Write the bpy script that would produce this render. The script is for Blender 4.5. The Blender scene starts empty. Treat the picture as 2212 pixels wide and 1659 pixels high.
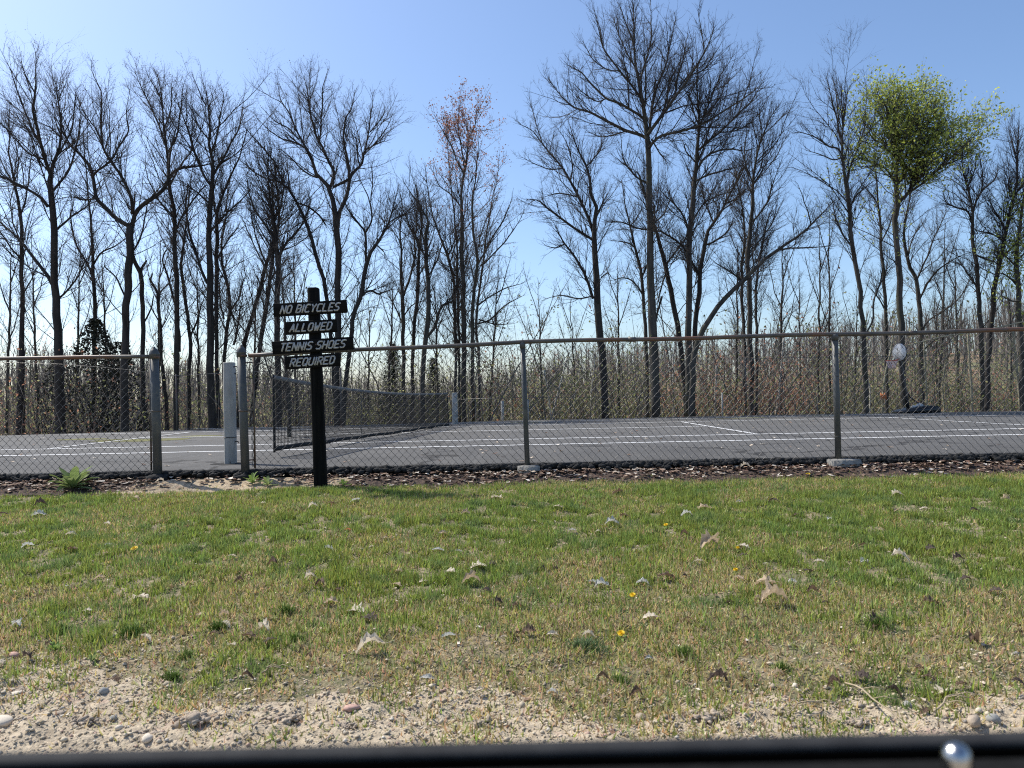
import bpy, bmesh, math, random
import numpy as np
from mathutils import Vector, Matrix, Euler

rng = np.random.default_rng(7)
random.seed(7)
SC = bpy.context.scene
COL = SC.collection
R = math.radians

# ------------------------------------------------------------------ camera, sky, sun, exposure
CAM_Z = 0.83
FPX, PX, PY = 1659.0, 1106.0, 829.5          # focal length and centre of the photograph at 2212 x 1659
CAM_ROT = Euler((R(90.0 + 0.78), R(1.2), 0.0), 'XYZ')
cam = bpy.data.cameras.new('camera')
cam.sensor_width = 36.0
cam.lens = 36.0 * FPX / 2212.0
cam.clip_start = 0.02
cam.clip_end = 2000
cam.dof.use_dof = True
cam.dof.focus_distance = 9.0
cam.dof.aperture_fstop = 5.6
cam_o = bpy.data.objects.new('camera', cam)
COL.objects.link(cam_o)
cam_o.location = (0, 0, CAM_Z)
cam_o.rotation_euler = CAM_ROT
SC.camera = cam_o

SUN_AZ, SUN_EL = R(-60), R(50)               # azimuth from +Y towards +X
world = bpy.data.worlds.new('World')
SC.world = world
world.use_nodes = True
wn = world.node_tree.nodes
wl = world.node_tree.links
bg = wn['Background']
sky = wn.new('ShaderNodeTexSky')
sky.sky_type = 'NISHITA'
sky.sun_disc = False
sky.sun_elevation = SUN_EL
sky.sun_rotation = SUN_AZ
sky.altitude = 200
sky.air_density = 1.0
sky.dust_density = 1.5
sky.ozone_density = 5.0
wl.new(sky.outputs['Color'], bg.inputs['Color'])
bg.inputs['Strength'].default_value = 0.15

sl = bpy.data.lights.new('sun', 'SUN')
sl.energy = 4.4
sl.angle = R(0.53)
sl.color = (1.0, 0.95, 0.86)
sun_o = bpy.data.objects.new('sun', sl)
COL.objects.link(sun_o)
sdir = Vector((math.sin(SUN_AZ) * math.cos(SUN_EL), math.cos(SUN_AZ) * math.cos(SUN_EL), math.sin(SUN_EL)))
sun_o.rotation_euler = sdir.to_track_quat('Z', 'Y').to_euler()
sun_o.location = sdir * 50

SC.view_settings.view_transform = 'Standard'
SC.view_settings.look = 'None'
SC.view_settings.exposure = 0.35
SC.view_settings.gamma = 1.0
SC.view_settings.use_curve_mapping = False
SC.render.engine = 'CYCLES'
SC.cycles.use_denoising = False
SC.cycles.filter_width = 1.1
SC.cycles.max_bounces = 6
SC.cycles.transparent_max_bounces = 8

# ------------------------------------------------------------------ helpers
_RM = np.array(CAM_ROT.to_matrix())


def unproj(x, y, depth):
    """A point of the photograph (2212 wide) at a distance along +Y."""
    v = _RM @ np.array(((x - PX) / FPX, -(y - PY) / FPX, -1.0))
    return np.array((0, 0, CAM_Z)) + v * (depth / v[1])


def smooth(a, b, x):
    t = np.clip((x - a) / (b - a), 0, 1)
    return t * t * (3 - 2 * t)


_perm = np.random.default_rng(3).random((256, 256))


def vnoise(x, y, s=1.0, o=0.0):
    """Smooth value noise in 0..1."""
    x = np.asarray(x, float) * s + 31.7 + o * 17.3
    y = np.asarray(y, float) * s + 11.3 + o * 7.9
    xi, yi = np.floor(x).astype(int), np.floor(y).astype(int)
    fx, fy = x - xi, y - yi
    fx, fy = fx * fx * (3 - 2 * fx), fy * fy * (3 - 2 * fy)
    p = lambda a, b: _perm[a % 256, b % 256]
    return (p(xi, yi) * (1 - fx) + p(xi + 1, yi) * fx) * (1 - fy) + (p(xi, yi + 1) * (1 - fx) + p(xi + 1, yi + 1) * fx) * fy


def fnoise(x, y, s=1.0, o=0.0, n=4):
    t, a, w = 0, 0.5, 0
    for i in range(n):
        t = t + a * vnoise(x, y, s * 2.03 ** i, o + i * 1.7)
        w += a
        a *= 0.5
    return t / w


COURT_Y0 = 9.36


def court_back(x):
    return np.interp(x, [-16, -8, 0, 8, 18], [20.5, 22.5, 24.5, 24.6, 23.0])


def base_z(x, y):
    """Smooth ground height: road, lawn, court bed, wood, hill."""
    x = np.asarray(x, float)
    y = np.asarray(y, float)
    lawn = -0.42 + 0.039 * (y - 2.8)
    z = np.where(y < 2.8, -0.42, lawn)
    bank = smooth(8.75, 9.25, y) * 0.06
    z = z + bank
    z = np.where(y > 9.2, np.minimum(z, -0.112), z)
    z = np.where(y > 9.3, -0.115, z)
    cb = court_back(x)
    far = smooth(0.2, 14, y - cb) * -1.9
    z = z + np.where(y > cb, far, 0)
    hill_h = np.interp(x / np.maximum(y, 1), [-0.7, -0.35, -0.12, 0.1, 0.45, 0.7], [3.6, 2.6, 0.6, 3.2, 5.4, 8.6])
    z = z + smooth(40, 105, y) * hill_h
    z = z - smooth(125, 400, y) * 6
    return z


def lawn_z(x, y):
    """Ground with its small bumps, for setting things down."""
    z = base_z(x, y)
    m = smooth(8.9, 9.25, y)
    z = z + (fnoise(x, y, 1.3, 2) - 0.5) * 0.05 * (1 - m)
    r = 1 - smooth(-0.25, 0.25, grass_line(x, y))
    z = z + r * ((fnoise(x, y, 5, 5) - 0.5) * 0.05 + (fnoise(x, y, 17, 9, 2) - 0.5) * 0.042 + (np.abs(vnoise(x, y, 30, 15) - 0.5)) * -0.02) + (1 - r) * ((fnoise(x, y, 12, 4, 3) - 0.5) * 0.03 + (vnoise(x, y, 6, 19) - .5) * 0.03) * (1 - m)
    z = z + m * (fnoise(x, y, 8, 3, 3) - 0.5) * 0.05
    return z


def grass_line(x, y):
    """Above 0: lawn; below 0: sandy verge."""
    edge = np.interp(x, [-3, -1.6, -0.6, 0.5, 3], [3.75, 3.5, 3.15, 3.02, 3.0])
    return (y - edge) + (fnoise(x, y, 1.8, 12) - 0.5) * 0.9


class MB:
    def __init__(self):
        self.v, self.f, self.n, self.c = [], [], 0, []

    def add(self, v, faces, mi=0, col=None):
        """v (n,3); faces list of (m,k) arrays."""
        v = np.asarray(v, np.float32).reshape(-1, 3)
        for fa in faces:
            fa = np.asarray(fa, np.int64)
            if fa.size:
                self.f.append((fa + self.n, mi))
        self.v.append(v)
        if col is not None:
            self.c.append(np.broadcast_to(np.asarray(col, np.float32), (len(v), 3)))
        self.n += len(v)

    def box(self, c, s, rot=None, mi=0):
        c = np.array(c, float)
        h = np.array(s, float) / 2
        p = np.array([(-1, -1, -1), (1, -1, -1), (1, 1, -1), (-1, 1, -1), (-1, -1, 1), (1, -1, 1), (1, 1, 1), (-1, 1, 1)]) * h
        if rot is not None:
            p = p @ np.array(rot).T
        self.add(p + c, [[(0, 3, 2, 1), (4, 5, 6, 7), (0, 1, 5, 4), (1, 2, 6, 5), (2, 3, 7, 6), (3, 0, 4, 7)]], mi)

    def tube(self, pts, rad, sides=8, mi=0, caps=True, apex=False):
        pts = np.asarray(pts, float)
        rad = np.broadcast_to(np.asarray(rad, float), (len(pts),))
        self.tubes(pts[None], rad[None], sides, mi, apex)
        if caps and not apex:
            b = self.n - len(pts) * sides
            self.f.append((np.array([list(range(b + sides - 1, b - 1, -1))]), mi))
            self.f.append((np.array([list(range(self.n - sides, self.n))]), mi))

    def tubes(self, P, Rd, sides=3, mi=0, apex=False, col=None):
        """P (N,K,3), Rd (N,K)."""
        N, K = P.shape[:2]
        if N == 0:
            return
        T = np.gradient(P, axis=1)
        T /= np.linalg.norm(T, axis=2, keepdims=True) + 1e-9
        mean = T.mean(axis=1)
        ref = np.where((np.abs(mean[:, 2:3]) > 0.75), np.array([[1.0, 0, 0]]), np.array([[0, 0, 1.0]]))
        U = np.cross(T, ref[:, None, :])
        U /= np.linalg.norm(U, axis=2, keepdims=True) + 1e-9
        V = np.cross(T, U)
        a = np.arange(sides) * 2 * math.pi / sides
        ring = P[:, :, None, :] + Rd[:, :, None, None] * (U[:, :, None, :] * np.cos(a)[None, None, :, None] + V[:, :, None, :] * np.sin(a)[None, None, :, None])
        k = K - 1 if apex else K
        per = k * sides + (1 if apex else 0)
        vv = ring[:, :k].reshape(N, k * sides, 3)
        if apex:
            vv = np.concatenate([vv, P[:, -1:, :]], axis=1)
        base = (np.arange(N) * per)[:, None, None]
        s = np.arange(sides)
        q = np.stack([s, (s + 1) % sides, (s + 1) % sides + sides, s + sides], axis=1)
        fs = []
        if k > 1:
            qq = (q[None] + (np.arange(k - 1) * sides)[:, None, None]).reshape(1, -1, 4) + base
            fs.append(qq.reshape(-1, 4))
        if apex:
            o = (k - 1) * sides
            t = np.stack([s + o, (s + 1) % sides + o, np.full(sides, k * sides)], axis=1)
            fs.append((t[None] + base).reshape(-1, 3))
        self.add(vv.reshape(-1, 3), fs, mi, None if col is None else np.repeat(col, per, axis=0))

    def build(self, name, mats, parent=None, smooth_=False, origin=None):
        me = bpy.data.meshes.new(name)
        v = np.concatenate(self.v) if self.v else np.zeros((0, 3), np.float32)
        if origin is not None:
            v = v - np.asarray(origin, np.float32)
        tot = [np.full(len(f), f.shape[1], np.int32) for f, _ in self.f]
        li = np.concatenate([f.ravel() for f, _ in self.f]).astype(np.int32)
        tot = np.concatenate(tot)
        mi = np.concatenate([np.full(len(f), m, np.int32) for f, m in self.f])
        me.vertices.add(len(v))
        me.vertices.foreach_set('co', v.astype(np.float32).ravel())
        me.loops.add(len(li))
        me.loops.foreach_set('vertex_index', li)
        me.polygons.add(len(tot))
        st = np.concatenate([[0], np.cumsum(tot)[:-1]]).astype(np.int32)
        me.polygons.foreach_set('loop_start', st)
        me.polygons.foreach_set('loop_total', tot)
        if not isinstance(mats, (list, tuple)):
            mats = [mats]
        for m in mats:
            me.materials.append(m)
        me.polygons.foreach_set('material_index', mi)
        if self.c:
            ca = me.color_attributes.new('tint', 'FLOAT_COLOR', 'POINT')
            cc = np.concatenate(self.c)
            ca.data.foreach_set('color', np.concatenate([cc, np.ones((len(cc), 1), np.float32)], axis=1).astype(np.float32).ravel())
        me.update(calc_edges=True)
        if smooth_:
            me.polygons.foreach_set('use_smooth', np.ones(len(tot), bool))
        o = bpy.data.objects.new(name, me)
        COL.objects.link(o)
        if parent is not None:
            o.parent = parent
        elif origin is not None:
            o.location = tuple(origin)
        return o


def empty(name, loc, label, cat, group=None):
    o = bpy.data.objects.new(name, None)
    COL.objects.link(o)
    o.location = tuple(float(a) for a in loc)
    o.empty_display_size = 0.1
    tag(o, label, cat, group)
    return o


def tag(o, label=None, cat=None, group=None, kind=None):
    if label:
        o['label'] = label
    if cat:
        o['category'] = cat
    if group:
        o['group'] = group
    if kind:
        o['kind'] = kind
    return o


def mesh_obj(name, me, loc=(0, 0, 0), rot=(0, 0, 0), sc=1.0, parent=None):
    o = bpy.data.objects.new(name, me)
    COL.objects.link(o)
    o.location = loc
    o.rotation_euler = rot
    o.scale = (sc, sc, sc) if not isinstance(sc, (tuple, list)) else sc
    if parent is not None:
        o.parent = parent
    return o


# ------------------------------------------------------------------ materials
def mat(name, c1, c2=None, scale=8.0, rough=0.85, bump=0.0, bscale=None, metal=0.0, c3=None, scale3=2.0, t3=(0.5, 0.62), trans=0.0, tint=False, stretch=None, spec=0.5, det=6):
    m = bpy.data.materials.new(name)
    m.use_nodes = True
    nt = m.node_tree
    N, L = nt.nodes, nt.links
    b = N['Principled BSDF']
    b.inputs['Roughness'].default_value = rough
    b.inputs['Metallic'].default_value = metal
    b.inputs['Specular IOR Level'].default_value = spec
    tc = N.new('ShaderNodeTexCoord')
    vec = tc.outputs['Object']
    if stretch:
        mp = N.new('ShaderNodeMapping')
        mp.inputs['Scale'].default_value = stretch
        L.new(vec, mp.inputs['Vector'])
        vec = mp.outputs['Vector']
    out = None
    if tint:
        at = N.new('ShaderNodeAttribute')
        at.attribute_name = 'tint'
        out = at.outputs['Color']
    elif c2 is None:
        b.inputs['Base Color'].default_value = (*c1, 1)
    else:
        nz = N.new('ShaderNodeTexNoise')
        nz.inputs['Scale'].default_value = scale
        nz.inputs['Detail'].default_value = det
        nz.inputs['Roughness'].default_value = 0.65
        L.new(vec, nz.inputs['Vector'])
        cr = N.new('ShaderNodeValToRGB')
        cr.color_ramp.elements[0].position = 0.35
        cr.color_ramp.elements[1].position = 0.65
        cr.color_ramp.elements[0].color = (*c1, 1)
        cr.color_ramp.elements[1].color = (*c2, 1)
        L.new(nz.outputs['Fac'], cr.inputs['Fac'])
        out = cr.outputs['Color']
    if c3 is not None:
        n3 = N.new('ShaderNodeTexNoise')
        n3.inputs['Scale'].default_value = scale3
        n3.inputs['Detail'].default_value = 5
        n3.inputs['Roughness'].default_value = 0.7
        L.new(tc.outputs['Object'], n3.inputs['Vector'])
        r3 = N.new('ShaderNodeMapRange')
        r3.inputs['From Min'].default_value = t3[0]
        r3.inputs['From Max'].default_value = t3[1]
        L.new(n3.outputs['Fac'], r3.inputs['Value'])
        mx = N.new('ShaderNodeMix')
        mx.data_type = 'RGBA'
        L.new(r3.outputs['Result'], mx.inputs['Factor'])
        L.new(out, mx.inputs['A'])
        mx.inputs['B'].default_value = (*c3, 1)
        out = mx.outputs['Result']
    if out is not None:
        L.new(out, b.inputs['Base Color'])
    if bump > 0:
        nb = N.new('ShaderNodeTexNoise')
        nb.inputs['Scale'].default_value = bscale or scale * 3
        nb.inputs['Detail'].default_value = 5
        L.new(vec, nb.inputs['Vector'])
        bp = N.new('ShaderNodeBump')
        bp.inputs['Strength'].default_value = 1.0
        bp.inputs['Distance'].default_value = bump
        L.new(nb.outputs['Fac'], bp.inputs['Height'])
        L.new(bp.outputs['Normal'], b.inputs['Normal'])
    if trans > 0:
        tr = N.new('ShaderNodeBsdfTranslucent')
        if out is not None:
            L.new(out, tr.inputs['Color'])
        else:
            tr.inputs['Color'].default_value = (*c1, 1)
        ms = N.new('ShaderNodeMixShader')
        ms.inputs['Fac'].default_value = trans
        L.new(b.outputs['BSDF'], ms.inputs[1])
        L.new(tr.outputs['BSDF'], ms.inputs[2])
        L.new(ms.outputs['Shader'], N['Material Output'].inputs['Surface'])
    return m


M = {}
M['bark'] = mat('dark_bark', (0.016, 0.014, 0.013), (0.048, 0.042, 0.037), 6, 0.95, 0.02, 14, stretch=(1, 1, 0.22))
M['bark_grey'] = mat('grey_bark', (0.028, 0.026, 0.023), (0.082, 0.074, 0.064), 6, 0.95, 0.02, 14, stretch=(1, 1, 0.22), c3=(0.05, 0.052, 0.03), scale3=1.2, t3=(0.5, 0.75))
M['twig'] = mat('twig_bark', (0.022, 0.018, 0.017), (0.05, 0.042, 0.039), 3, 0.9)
M['twig_warm'] = mat('warm_twig_bark', (0.045, 0.036, 0.029), (0.085, 0.066, 0.052), 3, 0.9)
M['hazy_twig'] = mat('hazy_twig_bark', (0.10, 0.088, 0.075), (0.20, 0.175, 0.15), 1.5, 0.95)  # paler than the near twigs: distance haze put into the colour
M['birch'] = mat('birch_bark', (0.62, 0.60, 0.54), (0.42, 0.40, 0.35), 5, 0.8, c3=(0.08, 0.07, 0.06), scale3=9, t3=(0.6, 0.68))
M['sapling'] = mat('sapling_bark', (0.20, 0.19, 0.13), (0.33, 0.31, 0.22), 5, 0.9)
M['bud'] = mat('bud', (0.10, 0.055, 0.05), (0.17, 0.10, 0.08), 4, 0.8, trans=0.25)
M['leaf_green'] = mat('spring_leaf', tint=True, c1=(0, 0, 0), rough=0.6, trans=0.6)
M['grass'] = mat('grass_blade', tint=True, c1=(0, 0, 0), rough=0.55, trans=0.42, spec=0.35)
M['tint'] = mat('mixed_litter', tint=True, c1=(0, 0, 0), rough=0.9, trans=0.12)
M['stone_tint'] = mat('mixed_stone', tint=True, c1=(0, 0, 0), rough=0.92)
M['lawn_soil'] = mat('lawn_soil', (0.12, 0.095, 0.055), (0.36, 0.29, 0.175), 45, 0.98, 0.010, 70, c3=(0.10, 0.10, 0.04), scale3=9, t3=(0.45, 0.62))
M['sand'] = mat('sandy_gravel', (0.31, 0.25, 0.175), (0.52, 0.43, 0.305), 30, 0.98, 0.009, 90, c3=(0.52, 0.34, 0.26), scale3=5.5, t3=(0.60, 0.76))
M['bank'] = mat('leafy_soil', (0.035, 0.022, 0.016), (0.11, 0.070, 0.048), 18, 0.98, 0.012, 70, c3=(0.22, 0.155, 0.11), scale3=7, t3=(0.55, 0.7))
M['gap_soil'] = mat('sandy_leaf_soil', (0.30, 0.23, 0.145), (0.50, 0.40, 0.27), 22, 0.98, 0.014, 60, c3=(0.16, 0.105, 0.07), scale3=9, t3=(0.52, 0.7))
M['forest'] = mat('forest_litter', (0.16, 0.105, 0.07), (0.30, 0.20, 0.135), 1.5, 0.98, 0.03, 6, c3=(0.14, 0.15, 0.07), scale3=0.16, t3=(0.42, 0.62))
M['asphalt'] = mat('court_asphalt', (0.076, 0.0735, 0.070), (0.100, 0.097, 0.092), 0.7, 0.9, 0.003, 160, c3=(0.112, 0.108, 0.102), scale3=0.35, t3=(0.5, 0.8))
M['asphalt_dark'] = mat('broken_asphalt', (0.008, 0.008, 0.008), (0.026, 0.025, 0.023), 20, 0.95, 0.01, 50)
M['line'] = mat('court_paint', (0.72, 0.72, 0.71), (0.55, 0.55, 0.54), 5, 0.7, c3=(0.25, 0.25, 0.25), scale3=14, t3=(0.63, 0.7))
M['moss'] = mat('moss', (0.09, 0.09, 0.02), (0.17, 0.16, 0.05), 9, 0.95)
M['post'] = mat('weathered_green_paint', (0.05, 0.052, 0.05), (0.085, 0.087, 0.083), 5, 0.5, 0.001, 30, c3=(0.13, 0.12, 0.09), scale3=6, t3=(0.58, 0.7), stretch=(1, 1, 0.4))
M['rail'] = mat('rusty_rail', (0.055, 0.05, 0.045), (0.11, 0.095, 0.08), 4, 0.5, 0.001, 40, c3=(0.14, 0.062, 0.030), scale3=0.8, t3=(0.47, 0.6))
M['wire'] = mat('galvanised_wire', (0.09, 0.088, 0.085), (0.15, 0.145, 0.14), 6, 0.4, metal=0.6)
M['concrete'] = mat('concrete', (0.17, 0.16, 0.14), (0.30, 0.285, 0.255), 12, 0.95, 0.006, 30)
M['signwood'] = mat('dark_stained_wood', (0.005, 0.0048, 0.0045), (0.012, 0.011, 0.010), 10, 0.9, 0.003, 30, stretch=(0.25, 1, 3), spec=0.12)
M['postwood'] = mat('dark_post_wood', (0.004, 0.004, 0.0038), (0.011, 0.0105, 0.0095), 10, 0.95, 0.004, 30, stretch=(3, 3, 0.2), c3=(0.018, 0.02, 0.010), scale3=3, t3=(0.6, 0.75), spec=0.1)
M['letter'] = mat('letter_paint', (0.46, 0.455, 0.44), (0.33, 0.325, 0.31), 16, 0.7, c3=(0.06, 0.055, 0.05), scale3=38, t3=(0.60, 0.66))
M['white_wood'] = mat('peeling_white_paint', (0.38, 0.372, 0.345), (0.27, 0.262, 0.24), 6, 0.8, 0.001, 30, c3=(0.12, 0.105, 0.09), scale3=5, t3=(0.61, 0.66), stretch=(2, 2, 0.6), det=2)
M['net'] = mat('net_cord', (0.018, 0.018, 0.018), None, rough=0.9)
M['nettape'] = mat('net_tape', (0.17, 0.17, 0.165), (0.12, 0.12, 0.115), 6, 0.9)
M['black_plastic'] = mat('black_plastic', (0.012, 0.012, 0.013), None, rough=0.4)
M['car_trim'] = mat('car_trim', (0.010, 0.010, 0.010), (0.016, 0.016, 0.016), 60, rough=0.9, spec=0.02)
M['car_gap_shade'] = mat('shaded_gap_rubber', (0.0012, 0.0012, 0.0012), None, rough=0.95, spec=0.0)  # seal rubber turned near black: shade of the window slot in its colour
M['car_rubber'] = mat('car_rubber', (0.025, 0.025, 0.026), (0.04, 0.04, 0.04), 40, rough=0.8, spec=0.15)
M['car_paint'] = mat('car_paint', (0.02, 0.021, 0.024), None, rough=0.25)
M['chrome'] = mat('silver_knob', (0.42, 0.42, 0.42), None, rough=0.22, metal=1.0)
M['board_white'] = mat('backboard_plastic', (0.90, 0.90, 0.89), (0.84, 0.84, 0.83), 3, 0.5, trans=0.45)
M['rim'] = mat('rim_paint', (0.45, 0.10, 0.07), None, rough=0.5)
M['netwhite'] = mat('pink_white_net', (0.75, 0.58, 0.58), None, rough=0.9)
M['orange'] = mat('orange_tag', (0.65, 0.22, 0.08), None, rough=0.7)
M['bag'] = mat('sandbag_cloth', (0.55, 0.54, 0.52), (0.35, 0.35, 0.34), 7, 0.9)
M['needle'] = mat('conifer_needles', (0.018, 0.03, 0.014), (0.035, 0.05, 0.022), 5, 0.8)
M['darkleaf'] = mat('dark_bush_leaf', (0.016, 0.02, 0.012), (0.035, 0.04, 0.022), 5, 0.8)
M['mullein'] = mat('woolly_leaf', (0.21, 0.28, 0.08), (0.29, 0.35, 0.14), 8, 0.9, trans=0.35)
M['weedleaf'] = mat('weed_leaf', (0.16, 0.26, 0.05), (0.24, 0.33, 0.08), 8, 0.7, trans=0.4)
M['dandelion'] = mat('dandelion_petal', (0.85, 0.62, 0.02), (0.75, 0.48, 0.01), 40, 0.7, trans=0.2)
M['dry_stalk'] = mat('dry_stalk', (0.42, 0.34, 0.22), (0.30, 0.24, 0.16), 10, 0.9)
M['clod'] = mat('sandy_clod', (0.30, 0.24, 0.18), (0.44, 0.36, 0.27), 14, 0.98, 0.008, 40)
M['stone_pale'] = mat('pale_stone', (0.55, 0.48, 0.38), (0.66, 0.58, 0.46), 9, 0.9, 0.004, 30)
M['stone_grey'] = mat('grey_stone', (0.24, 0.24, 0.22), (0.38, 0.36, 0.33), 9, 0.9, 0.004, 30)
M['stone_pink'] = mat('pinkish_stone', (0.50, 0.31, 0.24), (0.42, 0.27, 0.22), 9, 0.9, 0.004, 30)
for nm, a, b in (('leaf_tan', (0.62, 0.49, 0.34), (0.46, 0.34, 0.22)), ('leaf_pale', (0.80, 0.71, 0.57), (0.66, 0.56, 0.43)), ('leaf_brown', (0.20, 0.13, 0.085), (0.12, 0.08, 0.055)),
                 ('leaf_grey', (0.66, 0.66, 0.61), (0.50, 0.49, 0.45)), ('leaf_dark', (0.08, 0.055, 0.045), (0.13, 0.095, 0.08)), ('leaf_orange', (0.66, 0.25, 0.10), (0.55, 0.20, 0.08))):
    M[nm] = mat('fallen_' + nm, a, b, 14, 0.8, 0.003, 40, trans=0.32)

# ------------------------------------------------------------------ ground
def grid_mesh(xs, ys, zf):
    X, Y = np.meshgrid(xs, ys)
    Z = zf(X, Y)
    n, m = len(xs), len(ys)
    i = np.arange(m - 1)[:, None] * n + np.arange(n - 1)[None]
    F = np.stack([i, i + 1, i + 1 + n, i + n], axis=-1).reshape(-1, 4)
    V = np.stack([X, Y, Z], axis=-1).reshape(-1, 3)
    return V, F


# near ground: one fine grid whose faces are shared out between verge, lawn and bank
xs = np.concatenate([np.arange(-14, -7, 0.25), np.arange(-7, -3.4, 0.06), np.arange(-3.4, 3.4, 0.024), np.arange(3.4, 7, 0.06), np.arange(7, 16.01, 0.25)])
ys = np.concatenate([np.arange(-6, 2.3, 0.2), np.arange(2.3, 4.4, 0.02), np.arange(4.4, 9.42, 0.055)])
V, F = grid_mesh(xs, ys, lawn_z)
fc = V[F].mean(axis=1)
gl = grass_line(fc[:, 0], fc[:, 1])
bankline = 8.72 + (fnoise(fc[:, 0], fc[:, 1], 1.5, 21) - 0.5) * 0.5 - 0.10 * smooth(-4, -6, fc[:, 0]) - 0.2 * smooth(-2.2, -3.2, fc[:, 0])
is_bank = fc[:, 1] > bankline
is_gap = is_bank & (fc[:, 0] > -4.5) & (fc[:, 0] < -2.0 + (fnoise(fc[:, 0], fc[:, 1], 2, 8) - .5))
is_verge = gl < 0


def part_mesh(name, sel, m):
    f = F[sel]
    u, inv = np.unique(f, return_inverse=True)
    b = MB()
    b.add(V[u], [inv.reshape(-1, 4)])
    o = b.build(name, m, smooth_=True)
    return tag(o, kind='structure')


part_mesh('gravel_verge', is_verge, M['sand'])
part_mesh('lawn', ~is_verge & ~is_bank, M['lawn_soil'])
part_mesh('soil_bank', is_bank & ~is_gap, M['bank'])
part_mesh('gate_path', is_gap, M['gap_soil'])

# forest floor and hills to the horizon (starts under the court)
xs2 = np.concatenate([[-900, -500, -300, -200], np.arange(-140, 140.1, 2.0), [200, 300, 500, 900]])
ys2 = np.concatenate([[9.40, 9.8], np.arange(12, 30, 1.0), np.arange(30, 130, 2.0), [150, 190, 260, 400, 700, 1500]])


def far_z(x, y):
    z = base_z(x, y)
    w = smooth(0.5, 4, y - court_back(x))
    return z - 0.02 + w * (fnoise(x, y, 0.18, 6) - 0.5) * 0.9


b = MB()
v2, f2 = grid_mesh(xs2, ys2, far_z)
b.add(v2, [f2])
tag(b.build('forest_floor', M['forest'], smooth_=True), kind='structure')
b = MB()
v2, f2 = grid_mesh(np.array([-900, -300, -60, -14, 0, 16, 60, 300, 900.]), np.array([-900, -300, -60, -20, -6., 0, 4, 8, 9.4]), lambda x, y: np.full_like(x, -0.60))
b.add(v2, [f2])
tag(b.build('road', M['sand']), kind='structure')

# ------------------------------------------------------------------ tennis court
xs3 = np.arange(-16, 18.01, 0.06)
front = COURT_Y0 + (fnoise(xs3, xs3 * 0 + 3, 2.2, 14) - 0.5) * 0.16 + (vnoise(xs3, xs3 * 0 + 7, 14, 3) - 0.5) * 0.05
b = MB()
n = len(xs3)
rows = [np.stack([xs3, front + 0.03, np.full(n, -0.14)], 1), np.stack([xs3, front - 0.01 + (vnoise(xs3, xs3 * 0, 22, 5) - .5) * .05, np.full(n, -0.07)], 1),
        np.stack([xs3, front, np.full(n, -0.012)], 1), np.stack([xs3, front + 0.03, np.zeros(n)], 1)]
b.add(np.concatenate(rows), [np.concatenate([np.stack([np.arange(n - 1) + k * n, np.arange(1, n) + k * n, np.arange(1, n) + (k + 1) * n, np.arange(n - 1) + (k + 1) * n], 1) for k in range(2)])], 1)
b.f.append((np.stack([np.arange(n - 1) + 2 * n, np.arange(1, n) + 2 * n, np.arange(1, n) + 3 * n, np.arange(n - 1) + 3 * n], 1), 0))
back = court_back(xs3)
top = np.stack([xs3, back, np.zeros(n)], 1)
bot = np.stack([xs3, back, np.full(n, -0.2)], 1)
o0 = b.n
b.add(np.concatenate([top, bot]), [np.stack([np.arange(n - 1) + n, np.arange(n - 1), np.arange(1, n), np.arange(1, n) + n], 1)], 0)
b.f.append((np.stack([np.arange(n - 1) + 3 * n, np.arange(1, n) + 3 * n, np.arange(1, n) + o0, np.arange(n - 1) + o0], 1), 0))
nt_ = M['asphalt'].node_tree
N_, L_ = nt_.nodes, nt_.links
pb_ = N_['Principled BSDF']
old_ = pb_.inputs['Base Color'].links[0].from_socket
tc_ = N_.new('ShaderNodeTexCoord')
wn_ = N_.new('ShaderNodeTexNoise')
wn_.inputs['Scale'].default_value = 1.1
wn_.inputs['Detail'].default_value = 6
ad_ = N_.new('ShaderNodeVectorMath')
ad_.operation = 'MULTIPLY_ADD'
ad_.inputs[1].default_value = (1.6, 1.6, 0)
L_.new(tc_.outputs['Object'], wn_.inputs['Vector'])
L_.new(wn_.outputs['Color'], ad_.inputs[0])
L_.new(tc_.outputs['Object'], ad_.inputs[2])
vo_ = N_.new('ShaderNodeTexVoronoi')
vo_.feature = 'DISTANCE_TO_EDGE'
vo_.inputs['Scale'].default_value = 0.22
L_.new(ad_.outputs[0], vo_.inputs['Vector'])
mr_ = N_.new('ShaderNodeMapRange')
mr_.inputs['From Min'].default_value = 0.004
mr_.inputs['From Max'].default_value = 0.010
L_.new(vo_.outputs['Distance'], mr_.inputs['Value'])
sp_ = N_.new('ShaderNodeTexNoise')
sp_.inputs['Scale'].default_value = 26
sp_.inputs['Detail'].default_value = 4
L_.new(tc_.outputs['Object'], sp_.inputs['Vector'])
ms_ = N_.new('ShaderNodeMapRange')
ms_.inputs['From Min'].default_value = 0.3
ms_.inputs['From Max'].default_value = 0.7
ms_.inputs['To Min'].default_value = 0.72
ms_.inputs['To Max'].default_value = 1.25
L_.new(sp_.outputs['Fac'], ms_.inputs['Value'])
m1_ = N_.new('ShaderNodeVectorMath')
m1_.operation = 'SCALE'
L_.new(old_, m1_.inputs[0])
L_.new(ms_.outputs['Result'], m1_.inputs['Scale'])
mx_ = N_.new('ShaderNodeMix')
mx_.data_type = 'RGBA'
mx_.inputs['A'].default_value = (.03, .028, .026, 1)
L_.new(mr_.outputs['Result'], mx_.inputs['Factor'])
L_.new(m1_.outputs['Vector'], mx_.inputs['B'])
L_.new(mx_.outputs['Result'], pb_.inputs['Base Color'])
court = tag(b.build('tennis_court', [M['asphalt'], M['asphalt_dark']]), kind='structure')


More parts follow.
